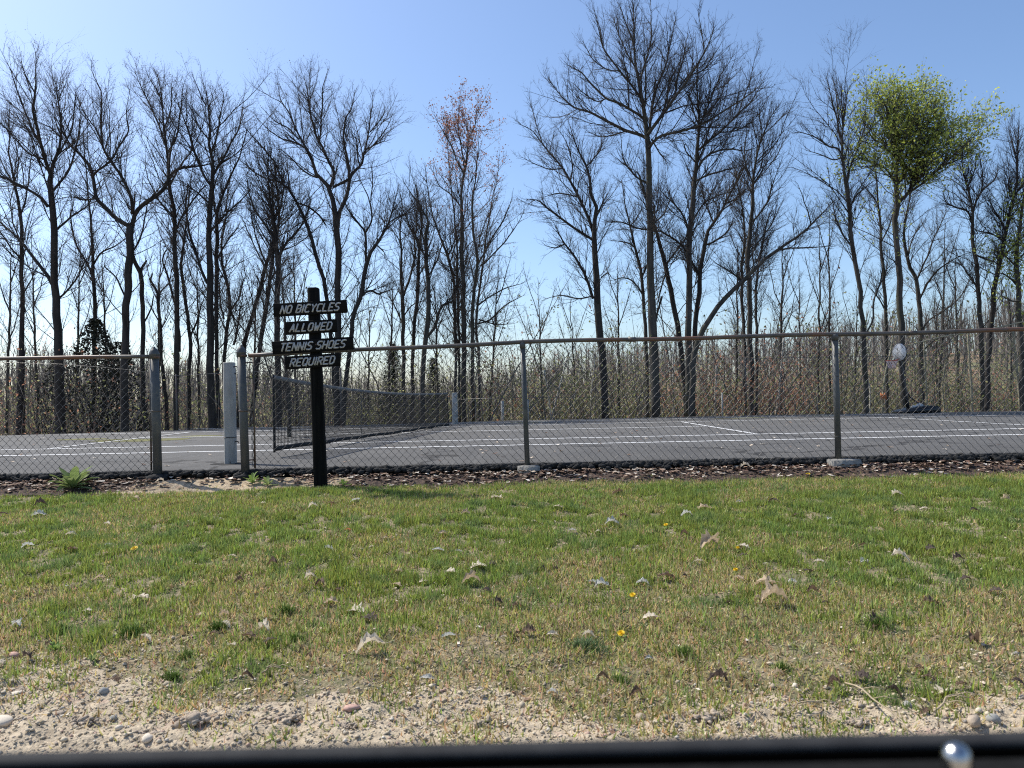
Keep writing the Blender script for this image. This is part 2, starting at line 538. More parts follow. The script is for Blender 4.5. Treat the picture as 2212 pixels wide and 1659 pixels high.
def court_line(x0, y0, x1, y1, w=0.10, z=0.004):
    b = MB()
    d = np.array((x1 - x0, y1 - y0))
    d = d / np.linalg.norm(d)
    nn = np.array((-d[1], d[0])) * w / 2
    p = [(x0 - nn[0], y0 - nn[1], z), (x1 - nn[0], y1 - nn[1], z), (x1 + nn[0], y1 + nn[1], z), (x0 + nn[0], y0 + nn[1], z)]
    b.add(p, [[(0, 1, 2, 3)]])
    b.build('court_line', M['line'], court)


for yy, xa, xb in ((12.55, -15.5, 17.5), (14.2, -15.5, 17.5), (17.8, -8.57, 4.47), (20.6, -12, 13), (22.9, -10, 13)):
    court_line(xa, yy, xb, yy, 0.13 if yy < 18 else 0.12)
court_line(4.5, 14.24, 4.5, 20.55, 0.09, 0.008)
court_line(-8.6, 14.24, -8.6, 20.55, 0.09, 0.008)
court_line(10.3, 12.59, 10.0, 20.55, 0.09, 0.008)
# mossy patches on the court
for (px_, py_, sx, sy) in ((300, 951, 1.1, .35), (175, 949, .6, .25), (245, 950, .4, .2), (430, 942, .5, .2), (1140, 912, .6, .18), (1600, 903, .7, .2), (1790, 897, .5, .15), (1560, 904, .3, .1)):
    yy = 0
    q = unproj(px_, py_, 10)
    t = CAM_Z / (CAM_Z - q[2])
    cx, cy = q[0] * t, min(q[1] * t, float(court_back(q[0] * t)) - 0.4)
    a = np.arange(22) / 22 * 2 * math.pi
    r = 0.7 + 0.5 * vnoise(np.cos(a) * 2 + px_, np.sin(a) * 2, 1.2)
    b = MB()
    b.add(np.concatenate([[(cx, cy, .003)], np.stack([cx + np.cos(a) * sx * r, cy + np.sin(a) * sy * 1.6 * r, np.full(22, .003)], 1)]), [[(0, i + 1, (i + 1) % 22 + 1) for i in range(22)]])
    b.build('court_patch', M['moss'], court)

# crumbled asphalt along the front edge
ICO = None


def ico():
    global ICO
    if ICO is None:
        bm = bmesh.new()
        bmesh.ops.create_icosphere(bm, subdivisions=1, radius=1.0)
        ICO = (np.array([v.co for v in bm.verts]), np.array([[v.index for v in f.verts] for f in bm.faces]))
        bm.free()
    return ICO


OCT = (np.array([(1, 0, 0), (0, 1, 0), (-1, 0, 0), (0, -1, 0), (0, 0, 1.0), (0, 0, -1)]), np.array([(0, 1, 4), (1, 2, 4), (2, 3, 4), (3, 0, 4), (1, 0, 5), (2, 1, 5), (3, 2, 5), (0, 3, 5)]))


def lumps(b, C, S, flat=0.7, mi=0, col=None, jit=0.22, shape=None):
    v, f = shape or ico()
    N, k = len(C), len(v)
    A = v[None] * (1 + (rng.random((N, k, 1)) - 0.5) * 2 * jit)
    A = A * S[:, None, None] * np.stack([0.8 + rng.random(N) * .7, 0.8 + rng.random(N) * .5, np.full(N, flat) * (0.7 + rng.random(N) * .6)], 1)[:, None, :]
    th = rng.random(N) * 6.28
    c, s = np.cos(th)[:, None], np.sin(th)[:, None]
    X = A[:, :, 0] * c - A[:, :, 1] * s
    Y = A[:, :, 0] * s + A[:, :, 1] * c
    P = np.stack([X, Y, A[:, :, 2]], 2) + C[:, None, :]
    ff = (f[None] + (np.arange(N) * k)[:, None, None]).reshape(-1, 3)
    b.add(P.reshape(-1, 3), [ff], mi, None if col is None else np.repeat(col, k, axis=0))


nr = 2600
x = rng.uniform(-9, 11, nr)
y = COURT_Y0 - 0.02 - np.abs(rng.normal(0, 0.045, nr))
keep = ~((x > -4.0) & (x < -3.4)) | (rng.random(nr) < 0.3)
x, y = x[keep], y[keep]
z = -0.10 + (y - COURT_Y0 + 0.15) * 0.45 + rng.random(len(x)) * 0.02
b = MB()
lumps(b, np.stack([x, y, z], 1), rng.uniform(0.012, 0.045, len(x)))
tag(b.build('asphalt_rubble', M['asphalt_dark']), kind='stuff')

# ------------------------------------------------------------------ grass, pebbles, litter
def grass_cover(x, y):
    """density and greenness of the lawn"""
    g = grass_line(x, y)
    n1 = fnoise(x, y, 0.9, 30)
    n2 = fnoise(x, y, 3.2, 33)
    dry_edge = np.interp(x, [-4, -1.5, 0, 1.5, 4], [5.5, 5.3, 4.7, 4.2, 3.9])
    green = smooth(-0.9, 1.1, (y - dry_edge) + 0.25 + (n1 - 0.5) * 4.0 + (n2 - 0.5) * 4.4)
    # dry patches in the far lawn, towards the bank
    green = green * (1 - 0.75 * smooth(0.55, 0.66, fnoise(x, y, 0.8, 44)) * smooth(5.0, 6.0, y))
    green = green * (1 - 0.75 * smooth(7.7, 8.5, y + (n1 - .5) * 1.6) * smooth(-1.5, 1.0, x + (n2 - .5) * 3) - 0.5 * smooth(8.3, 8.8, y))
    green = green * (1 - 0.8 * smooth(.56, .66, fnoise(x, y, 2.2, 38)))
    dens = 0.07 * smooth(-1.0, -.1, g) + 0.93 * smooth(-0.55, 0.75, g + (n2 - 0.5) * 2.0)
    return np.clip(dens, 0, 1), np.clip(green, 0, 1)


NB = 760000
# more blades per square metre close to the camera is not needed: sample evenly over the visible wedge
yb = np.sqrt(rng.uniform(2.75 ** 2, 8.95 ** 2, NB))
xb = rng.uniform(-1, 1, NB) * (yb * 0.70 + 0.5)
d, g = grass_cover(xb, yb)
bl = 8.75 + (fnoise(xb, yb, 1.5, 21) - 0.5) * 0.5 - 0.10 * smooth(-4, -6, xb) - 0.2 * smooth(-2.2, -3.2, xb)
d = d * np.where(yb > bl, 0.05, 1) * np.where(yb > bl - .25, 0.55, 1)
d = d * np.maximum(0.16 + 0.84 * smooth(.38, .58, fnoise(xb, yb, 9, 81, 3)), 0.85 * (1 - g))
keep = rng.random(NB) < d
keep_i = keep
xb, yb, g = xb[keep], yb[keep], g[keep]
NB = len(xb)
tuft = fnoise(xb, yb, 2.6, 50)
isg = rng.random(NB) < (0.17 + 0.81 * g)
h = np.where(isg, rng.uniform(0.020, 0.060, NB) * (0.7 + 0.9 * tuft), rng.uniform(0.014, 0.046, NB))
w = np.where(isg, rng.uniform(0.0024, 0.0046, NB), rng.uniform(0.0024, 0.0050, NB)) * (1 + 0.06 * yb)
th = rng.random(NB) * 6.283
lean = np.where(isg, np.abs(rng.normal(0.55, 0.50, NB)), np.abs(rng.normal(1.3, 0.8, NB)))
la = rng.random(NB) * 6.283
zb = lawn_z(xb, yb) - 0.002
P0 = np.stack([xb, yb, zb], 1)
wv = np.stack([np.cos(th) * w, np.sin(th) * w, 0 * w], 1)
h = h * np.where(isg, 0.45 + 0.55 * np.clip(d * 1.3, 0, 1)[keep_i], 1)
tip = P0 + np.stack([np.cos(la) * np.sin(lean) * h, np.sin(la) * np.sin(lean) * h, np.abs(np.cos(lean)) * h + 0.004], 1)
hue = fnoise(xb, yb, 1.6, 60)
gc = np.stack([0.20 + 0.10 * hue + rng.random(NB) * 0.09, 0.285 + 0.05 * hue + rng.random(NB) * 0.10, 0.055 + rng.random(NB) * 0.05], 1)
gc = gc * (0.45 + 1.0 * rng.random((NB, 1)) ** 1.3)
blue = smooth(0.58, 0.68, fnoise(xb, yb, 5.5, 70))[:, None] * 0.45
gc = gc * (1 - blue) + np.array([[0.16, 0.25, 0.11]]) * blue
dc = np.stack([0.46 + rng.random(NB) * 0.26, 0.37 + rng.random(NB) * 0.22, 0.17 + rng.random(NB) * 0.13], 1)
dc = np.where(rng.random((NB, 1)) < 0.3, dc * 0.5, dc)
cb_ = np.where(isg[:, None], gc, dc).astype(np.float32)
vv = np.stack([P0 - wv, P0 + wv, tip], 1).reshape(-1, 3)
b = MB()
b.add(vv, [np.arange(NB * 3).reshape(-1, 3)], 0, np.repeat(cb_, 3, axis=0))
tag(b.build('grass', M['grass']), kind='stuff')

# pebbles and crumbs on the verge
NPB = 46000
yp = np.sqrt(rng.uniform(2.55 ** 2, 4.6 ** 2, NPB))
xp = rng.uniform(-1, 1, NPB) * (yp * 0.70 + 0.3)
keep = rng.random(NPB) < 1 - smooth(-0.3, 0.7, grass_line(xp, yp)) * 0.97
xp, yp = xp[keep], yp[keep]
sp = 0.0032 + 0.0075 * rng.random(len(xp)) ** 3.5 + 0.010 * (rng.random(len(xp)) < 0.006)
pal = np.array([(0.43, 0.355, 0.25), (0.52, 0.44, 0.32), (0.34, 0.28, 0.22), (0.42, 0.29, 0.22), (0.27, 0.25, 0.23), (0.56, 0.50, 0.41)])
cp = pal[rng.choice(6, len(xp), p=[.42, .33, .12, .05, .04, .04])] * (0.85 + 0.3 * rng.random((len(xp), 1)))
b = MB()
lumps(b, np.stack([xp, yp, lawn_z(xp, yp) + sp * 0.2], 1), sp, 0.75, 0, cp, 0.3, OCT)
tag(b.build('gravel', M['stone_tint']), kind='stuff')


def litter(name, x, y, z, size, cols, tilt=0.5):
    N = len(x)
    u = np.array([(-1, 0, 0), (-.3, -.5, .18), (.5, -.45, .1), (1, 0, .25), (.4, .5, .12), (-.4, .42, .2)])
    S = size[:, None, None]
    A = u[None] * (1 + (rng.random((N, 6, 3)) - .5) * .7) * S
    A[:, :, 2] += (rng.random((N, 6)) - .35) * size[:, None] * tilt
    th = rng.random(N) * 6.28
    c, s = np.cos(th)[:, None], np.sin(th)[:, None]
    P = np.stack([A[:, :, 0] * c - A[:, :, 1] * s + x[:, None], A[:, :, 0] * s + A[:, :, 1] * c + y[:, None], np.abs(A[:, :, 2]) + z[:, None]], 2)
    f = np.array([(0, 1, 5), (1, 2, 4), (1, 4, 5), (2, 3, 4)])
    ff = (f[None] + (np.arange(N) * 6)[:, None, None]).reshape(-1, 3)
    b = MB()
    b.add(P.reshape(-1, 3), [ff], 0, np.repeat(cols, 6, axis=0))
    return tag(b.build(name, M['tint']), kind='stuff')


LP = np.array([(0.56, 0.46, 0.35), (0.30, 0.20, 0.135), (0.15, 0.085, 0.058), (0.74, 0.66, 0.55), (0.06, 0.038, 0.028)])
NL = 5200
x = rng.uniform(-8, 10, NL)
y = 9.30 - np.abs(rng.normal(0, 0.26, NL))
y = np.minimum(y, 9.3 - 0.1 * rng.random(NL))
k = (y > 8.4) & ~((x > -4.2) & (x < -2.6) & (rng.random(len(x)) < .72))
x, y = x[k], y[k]
litter('leaf_litter', x, y, lawn_z(x, y) + 0.004 + 0.02 * rng.random(len(x)), rng.uniform(0.014, 0.050, len(x)), LP[rng.choice(5, len(x), p=[.12, .24, .32, .10, .22])] * (0.8 + .4 * rng.random((len(x), 1))))
NC = 260
y = rng.uniform(9.5, 22, NC)
x = rng.uniform(-.7, .7, NC) * y
litter('court_leaves', x, y, np.full(NC, .004), rng.uniform(0.02, 0.05, NC), LP[rng.choice(5, NC, p=[.25, .3, .2, .15, .1])])
# small crumbs of leaf scattered through the lawn
NL = 1500
y = np.sqrt(rng.uniform(3.0 ** 2, 8.7 ** 2, NL))
x = rng.uniform(-1, 1, NL) * (y * .7 + .3)
litter('leaf_crumbs', x, y, lawn_z(x, y) + 0.008, rng.uniform(0.006, 0.018, NL), LP[rng.choice(5, NL, p=[.3, .25, .2, .15, .1])] * (0.8 + .4 * rng.random((NL, 1))))


def ground_at(px_, py_):
    """where the view line through a point of the photograph meets the lawn"""
    dv = unproj(px_, py_, 1.0) - np.array((0, 0, CAM_Z))
    t = 2.0
    for _ in range(400):
        p = np.array((0, 0, CAM_Z)) + dv * t
        if p[2] <= float(lawn_z(p[0], p[1])):
            break
        t += 0.025
    return p[0], p[1], float(lawn_z(p[0], p[1]))

# ------------------------------------------------------------------ fences
def rail_z(x):
    return float(np.interp(x, [-9, -6.2, -4.3, -3.24, 0.17, 3.93, 6.2, 10], [1.40, 1.40, 1.375, 1.37, 1.462, 1.475, 1.485, 1.50]))


FY = 9.30


def chain_mesh(x0, x1, parent, lab=None):
    """woven diamonds between two posts"""
    w, h = 0.046, 0.048
    b = MB()
    n = int((x1 - x0) / w)
    PA, RA = [], []
    top = [rail_z(x0 + (i + .5) * w) - 0.02 for i in range(n)]
    K = 30
    for i in range(n):
        xx0 = x0 + i * w
        z0 = -0.035 + 0.02 * float(vnoise(xx0, 0, 0.9)) + (0.0 if i % 2 == 0 else 0.0)
        hh = (top[i] - z0) / (K - 1)
        k = np.arange(K)
        side = (k + i) % 2
        bx = 0.012 * np.sin(xx0 * 1.3) * np.sin(k / K * 3.1)
        xx = xx0 + side * w + np.where(side == 1, 0.0035, -0.0035)
        zz = z0 + k * hh
        yy = FY + 0.045 + np.where(side == 1, 0.003, -0.003) * (1 if i % 2 else -1) + 0.02 * np.sin(xx0 * 2.1 + 1) * np.sin(k / K * 3.1)
        PA.append(np.stack([xx, yy, zz], 1))
        RA.append(np.full(K, 0.0021))
    # hard bends: emit each wire as separate straight pieces so that the bends stay sharp
    P = np.array(PA)
    segs = np.stack([P[:, :-1], P[:, 1:]], 2).reshape(-1, 2, 3)
    b.tubes(segs, np.full((len(segs), 2), 0.0026), 3)
    o = b.build('chain_link_mesh', M['wire'], parent)
    o['kind'] = 'stuff'
    return o


def lathe(b, prof, c, sides=14, mi=0):
    a = np.arange(sides) / sides * 2 * math.pi
    V = np.concatenate([np.stack([c[0] + r * np.cos(a), c[1] + r * np.sin(a), np.full(sides, c[2] + z)], 1) for r, z in prof])
    k = len(prof)
    s = np.arange(sides)
    q = np.concatenate([np.stack([s + j * sides, (s + 1) % sides + j * sides, (s + 1) % sides + (j + 1) * sides, s + (j + 1) * sides], 1) for j in range(k - 1)])
    b.add(V, [q, [list(range((k - 1) * sides, k * sides))], [list(range(sides - 1, -1, -1))]], mi)


def fence_post(parent, x, r, top, base=-0.2, cap='dome', lean=0.0, label=None):
    b = MB()
    b.tube([(x, FY, base), (x + lean * 0.5, FY, (top + base) / 2), (x + lean, FY, top)], r, 14)
    o = b.build('post', M['post'], parent, True)
    if label:
        o['label'] = label
    b = MB()
    if cap == 'dome':
        lathe(b, [(r * 1.12, -0.05), (r * 1.14, 0), (r * 1.2, 0.006), (r * 1.15, 0.014), (r * 1.0, 0.04), (r * 0.72, 0.066), (r * 0.35, 0.082), (r * 0.3, 0.094), (r * 0.05, 0.104)], (x + lean, FY, top))
    else:
        lathe(b, [(r * 1.15, -0.055), (r * 1.18, 0), (r * 1.05, 0.014), (r * 0.6, 0.022), (r * .1, .024)], (x + lean, FY, top))
        # loop that carries the rail
        zz = rail_z(x)
        a = np.arange(13) / 12 * 2 * math.pi
        b.tube(np.stack([np.full(13, x + lean), FY + 0.03 * np.cos(a), zz + 0.03 * np.sin(a)], 1), 0.006, 6)
    b.build('post_cap', M['post'], parent, True)
    return o


def bands(parent, x, r, zs, name='brace_band'):
    for zz in zs:
        b = MB()
        lathe(b, [(r * 1.06, -0.012), (r * 1.1, -0.010), (r * 1.1, 0.010), (r * 1.06, 0.012)], (x, FY, zz))
        b.build(name, M['rail'], parent, True)


def rail(parent, x0, x1, r=0.024):
    X = np.linspace(x0, x1, max(int((x1 - x0) / 0.25), 2))
    b = MB()
    b.tube(np.stack([X, np.full(len(X), FY), [rail_z(a) + 0.006 * math.sin(a * 2.3) for a in X]], 1), r, 10)
    b.build('top_rail', M['rail'], parent, True)
    b = MB()
    for s in np.arange(x0 + 1.2, x1 - .3, 3.4):
        b2 = MB()
        b2.tube([(s, FY, rail_z(s) + 0.006 * math.sin(s * 2.3)), (s + 0.09, FY, rail_z(s + .09) + 0.006 * math.sin(s * 2.3 + .2))], r * 1.16, 10)
        b2.build('rail_sleeve', M['rail'], parent, True)
    for s in np.arange(x0 + 0.5, x1 - .1, 0.62):
        b2 = MB()
        a = np.arange(10) / 9 * 2 * math.pi * 1.05
        zz = rail_z(s) + 0.006 * math.sin(s * 2.3)
        b2.tube(np.stack([s + np.linspace(-.008, .01, 10), FY + (r + .003) * np.cos(a) + 0.004, zz - .006 + (r + .010) * np.sin(a)], 1), 0.0026, 5)
        b2.build('tie_wire', M['wire'], parent)


def ties(parent, x, r, zs):
    for zz in zs:
        b2 = MB()
        a = np.arange(12) / 11 * 2 * math.pi
        b2.tube(np.stack([x + (r + .003) * np.cos(a), FY + 0.006 + (r + .008) * np.sin(a), zz + 0.012 * np.sin(a)], 1), 0.003, 5)
        b2.build('tie_wire', M['wire'], parent)


def tension(parent, x, r, sgn):
    b = MB()
    b.box((x, FY + 0.045, 0.68), (0.02, 0.008, 1.36))
    b.build('tension_bar', M['rail'], parent)
    for zz in (0.10, 0.70, 1.28):
        b = MB()
        xp = x + sgn * 0.075
        b.tube([(x, FY + 0.035, zz), (x + sgn * .03, FY + .03, zz + .005), (xp, FY - r * .3, zz)], 0.009, 6)
        b.build('tension_band', M['rail'], parent)


fl = empty('chain_link_fence', (-4.3, FY, 0), 'short stretch of rusty chain link fence left of the gate gap', 'fence', 'chain link fence beside the court')
fl_inv = Matrix.Translation((4.3, -FY, 0))
fr = empty('chain_link_fence', (-3.24, FY, 0), 'long stretch of chain link fence with sagging rail right of the gate gap', 'fence', 'chain link fence beside the court')
FENCE_PARTS_START = set(COL.objects)


def settle(root):
    """children were modelled in world space: shift them under the root"""
    for ch in root.children:
        ch.matrix_parent_inverse = Matrix.Translation(-root.location)


fence_post(fl, -4.30, 0.052, 1.40, -0.14, 'dome', -0.025)
fence_post(fl, -8.0, 0.04, 1.46, -0.14, 'loop')
rail(fl, -9.2, -4.36)
bands(fl, -4.315, 0.052, (0.72, 1.375))
tension(fl, -4.40, 0.052, 1)
chain_mesh(-9.2, -4.40, fl)
for (fx, fz, s) in ((-4.3, -0.10, 0.17),):
    b = MB()
    lumps(b, np.array([(fx, FY - 0.03, fz)]), np.array([s]), 0.42, jit=.1)
    b.build('footing', M['asphalt_dark'], fl)
settle(fl)

fence_post(fr, -3.24, 0.050, 1.40, -0.14, 'dome', -0.03)
fence_post(fr, 0.17, 0.031, 1.44, -0.12, 'loop', -0.03)
fence_post(fr, 3.93, 0.037, 1.46, -0.10, 'loop', -0.005)
fence_post(fr, 7.7, 0.037, 1.47, -0.10, 'loop')
rail(fr, -3.18, 10.4, 0.026)
bands(fr, -3.255, 0.050, (0.70, 1.37))
tension(fr, -3.14, 0.05, -1)
for xa, xb_ in ((-3.14, 0.17), (0.17, 3.93), (3.93, 7.7), (7.7, 10.3)):
    chain_mesh(xa + .004, xb_, fr)
for xx, rr in ((0.15, 0.031), (3.93, 0.037), (7.7, 0.037)):
    ties(fr, xx, rr, (0.25, 0.6, 0.98, 1.25))
for (fx, fz, s) in ((-3.24, -0.10, 0.15),):
    b = MB()
    lumps(b, np.array([(fx, FY - 0.03, fz)]), np.array([s]), 0.45, jit=.1)
    b.build('footing', M['asphalt_dark'], fr)
for (fx, sx) in ((0.19, 0.14), (3.95, 0.20)):
    b = MB()
    a = np.arange(14) / 14 * 2 * math.pi
    r = sx * (0.85 + 0.3 * vnoise(np.cos(a) * 2 + fx, np.sin(a) * 2, 1.5))
    lo = np.stack([fx + np.cos(a) * r * 1.05, FY - 0.06 + np.sin(a) * r * .62, np.full(14, -0.11)], 1)
    hi = np.stack([fx + np.cos(a) * r, FY - 0.06 + np.sin(a) * r * .6, -0.045 + 0.02 * vnoise(a, a * 0, 2)], 1)
    hi2 = np.stack([fx + np.cos(a) * r * .55, FY - 0.06 + np.sin(a) * r * .33, np.full(14, -0.028)], 1)
    s = np.arange(14)
    b.add(np.concatenate([lo, hi, hi2]), [np.stack([s, (s + 1) % 14, (s + 1) % 14 + 14, s + 14], 1), np.stack([s + 14, (s + 1) % 14 + 14, (s + 1) % 14 + 28, s + 28], 1), [list(range(28, 42))]])
    b.build('footing', M['concrete'], fr, True)
# twisted surplus wire at the gate end of the right stretch
for k in range(3):
    b = MB()
    zz = np.linspace(0.02, 1.0 - .25 * k, 30)
    b.tube(np.stack([-3.165 + 0.014 * np.sin(zz * 60 + k), FY + 0.045 + 0.014 * np.cos(zz * 60 + k), zz], 1), 0.0028, 4)
    b.build('loose_wire', M['wire'], fr)
settle(fr)

# far wire fences behind the court
def far_fence(name, label, px_pts, depth, posts, wires, post_m):
    p0 = unproj(*px_pts[0], depth)
    root = empty(name, (p0[0], p0[1], 0), label, 'fence')
    for i, off in enumerate(wires):
        pts = np.array([unproj(x, y, depth) for x, y in px_pts])
        pts[:, 2] += off
        b = MB()
        b.tube(pts, 0.008, 5)
        b.build('wire', M['wire'], root)
    for (x, ty, r) in posts:
        t = unproj(x, ty, depth)
        b = MB()
        b.tube([(t[0], t[1] + .02, -0.25), (t[0], t[1] + .02, t[2])], r, 8)
        b.build('post', post_m, root, True)
    settle(root)
    return root


far_fence('wire_fence', 'slack single wire strung on thin posts behind the left of the court', [(-60, 780), (0, 783), (140, 787), (260, 797), (380, 812), (480, 806), (576, 802), (735, 802)], 22.2,
          [(-60, 775, .03), (380, 808, .025), (735, 795, .03)], (0,), M['rail'])
far_fence('wire_fence', 'low tight wire fence with pale stub posts beyond the middle of the court', [(980, 863), (1120, 859), (1410, 857), (1560, 852)], 25.4,
          [(980, 858, .035), (1085, 866, .05), (1140, 862, .035), (1560, 848, .03)], (0,), M['stone_grey'])
far_fence('wire_fence', 'high thin wire running behind the right side of the court', [(1600, 888), (1610, 775), (1740, 772), (1900, 770), (2240, 764)], 25.2,
          [(1610, 770, .025), (2240, 760, .03)], (0,), M['rail'])

# ------------------------------------------------------------------ sign
GL = {  # strokes on a 4 x 6 grid with cut corners
    'N': [[(0, 0), (0, 6), (4, 0), (4, 6)]], 'O': [[(1, 0), (0, 1), (0, 5), (1, 6), (3, 6), (4, 5), (4, 1), (3, 0), (1, 0)]],
    'B': [[(0, 0), (0, 6), (3, 6), (4, 5), (4, 4), (3, 3.2), (4, 2.4), (4, 1), (3, 0), (0, 0)], [(0, 3.2), (3, 3.2)]],
    'I': [[(2, 0), (2, 6)]], 'C': [[(4, 5.6), (3.6, 6), (1, 6), (0, 5), (0, 1), (1, 0), (3.6, 0), (4, .4)]],
    'Y': [[(0, 6), (2, 3), (4, 6)], [(2, 3), (2, 0)]], 'L': [[(0, 6), (0, 0), (3.6, 0)]],
    'E': [[(4, 6), (0, 6), (0, 0), (4, 0)], [(0, 3), (3.2, 3)]],
    'S': [[(4, 5.6), (3.6, 6), (1, 6), (0, 5), (0, 4), (1, 3.2), (3, 2.9), (4, 2), (4, 1), (3, 0), (.4, 0), (0, .4)]],
    'A': [[(0, 0), (2, 6), (4, 0)], [(.8, 2), (3.2, 2)]], 'W': [[(0, 6), (1, 0), (2.2, 3.6), (3.4, 0), (4.6, 6)]],
    'D': [[(0, 0), (0, 6), (2.6, 6), (4, 4.8), (4, 1.2), (2.6, 0), (0, 0)]], 'T': [[(0, 6), (4, 6)], [(2, 6), (2, 0)]],
    'H': [[(0, 0), (0, 6)], [(4, 0), (4, 6)], [(0, 3), (4, 3)]], 'R': [[(0, 0), (0, 6), (3, 6), (4, 5), (4, 4), (3, 3), (0, 3)], [(1.8, 3), (4, 0)]],
    'Q': [[(1, 0), (0, 1), (0, 5), (1, 6), (3, 6), (4, 5), (4, 1), (3, 0), (1, 0)], [(2.6, 1.2), (4.2, -.5)]],
    'U': [[(0, 6), (0, 1), (1, 0), (3, 0), (4, 1), (4, 6)]]}


def text_mesh(b, text, width, height, y, sw=0.0165, slant=0.36, depth=0.006):
    """flat raised strokes in the x z plane, facing -y"""
    adv = {'I': 2.6, ' ': 3.6, 'W': 6.6}
    tot = sum(adv.get(c, 6.0) for c in text) - 2.0
    u, hz = width / tot, height / 6.0
    x0 = -width / 2
    layer = 0
    for c in text:
        for st in GL.get(c, []):
            P = []
            for (gx, gz) in st:
                if c == 'I':
                    gx -= 1.7
                P.append((x0 + gx * u + (gz - 3) * hz * slant, (gz - 3) * hz))
            P = np.array(P)
            for i in range(len(P) - 1):
                a, e = P[i], P[i + 1]
                d = e - a
                d = d / (np.linalg.norm(d) + 1e-9)
                nn = np.array((-d[1], d[0])) * sw / 2
                a2, e2 = a - d * sw * .35, e + d * sw * .35
                layer = (layer + 1) % 5
                yy = y - 0.0035 - layer * 0.0004
                q = [a2 - nn, e2 - nn, e2 + nn, a2 + nn]
                V = [(p[0], yy, p[1]) for p in q] + [(p[0], y + depth, p[1]) for p in q]
                b.add(V, [[(0, 1, 2, 3), (0, 4, 5, 1), (1, 5, 6, 2), (2, 6, 7, 3), (3, 7, 4, 0)]])
        x0 += adv.get(c, 6.0) * u


sx, sy, sz = ground_at(693, 1052)
SD = sy
sign = empty('park_rule_sign', (sx, sy, sz), 'dark wooden sign of four boards on a post in front of the fence', 'sign')
tp = unproj(677, 622, SD)
# the post, slightly leaning, with chamfered square section
pw = 0.062
prof = [(-pw, -pw * .7), (-pw * .7, -pw), (pw * .7, -pw), (pw, -pw * .7), (pw, pw * .7), (pw * .7, pw), (-pw * .7, pw), (-pw, pw * .7)]
b = MB()
zt = tp[2] - sz
lx = tp[0] - sx
for (zz, s) in ((-0.25, 1.12), (0.0, 1.1), (0.5, 1.06), (1.2, 1.0), (zt - 0.012, 0.97), (zt, 0.86)):
    b.add([(p[0] * s + lx * max(zz, 0) / zt, p[1] * s, zz) for p in prof], [])
for k in range(5):
    s = np.arange(8)
    b.f.append((np.stack([s + k * 8, (s + 1) % 8 + k * 8, (s + 1) % 8 + k * 8 + 8, s + k * 8 + 8], 1), 0))
b.f.append((np.array([list(range(40, 48))]), 0))
b.build('post', M['postwood'], sign)
for (cx, cy, wd, txt, tw, ti, yw) in ((671, 666, .815, 'NO BICYCLES', .64, 3.1, 9), (672.5, 706.5, .575, 'ALLOWED', .45, 3.0, 9), (677, 746.5, .90, 'TENNIS SHOES', .71, 3.0, 9), (676, 780.5, .61, 'REQUIRED', .48, 3.2, 9)):
    c = unproj(cx, cy, SD - 0.08)
    bo = MB()
    hb, tb = 0.146, 0.036
    pr = [(-wd / 2, -hb / 2), (wd / 2, -hb / 2), (wd / 2, hb / 2), (-wd / 2, hb / 2)]
    e = 0.004
    rows = [[(p[0] * (1 - 2 * e / wd), -tb / 2, p[1] * (1 - 2 * e / hb)) for p in pr], [(p[0], -tb / 2 + e, p[1]) for p in pr], [(p[0], tb / 2, p[1]) for p in pr]]
    bo.add(np.array(rows).reshape(-1, 3), [])
    s = np.arange(4)
    for k in range(2):
        bo.f.append((np.stack([s + k * 4, s + k * 4 + 4, (s + 1) % 4 + k * 4 + 4, (s + 1) % 4 + k * 4], 1), 0))
    bo.f.append((np.array([[0, 1, 2, 3], [11, 10, 9, 8]]), 0))
    o = bo.build('board', M['signwood'], sign)
    o['label'] = 'board painted with the words ' + txt
    o.location = (c[0] - sx, c[1] - sy, c[2] - sz)
    o.rotation_euler = (0, R(-ti + 0.0), R(yw))
    b = MB()
    text_mesh(b, txt, tw, 0.082, -tb / 2)
    b.build('lettering', M['letter'], o)
    for bx in (-.03, .03):
        b = MB()
        a = np.arange(10) / 10 * 6.283
        b.add(np.concatenate([np.stack([bx + .008 * np.cos(a), np.full(10, -tb / 2 - .004), .01 + .008 * np.sin(a)], 1), np.stack([bx + .009 * np.cos(a), np.full(10, -tb / 2 + .003), .01 + .009 * np.sin(a)], 1)]),
              [[list(range(10))], [(i, (i + 1) % 10, (i + 1) % 10 + 10, i + 10) for i in range(10)]])
        b.build('bolt', M['rail'], o)

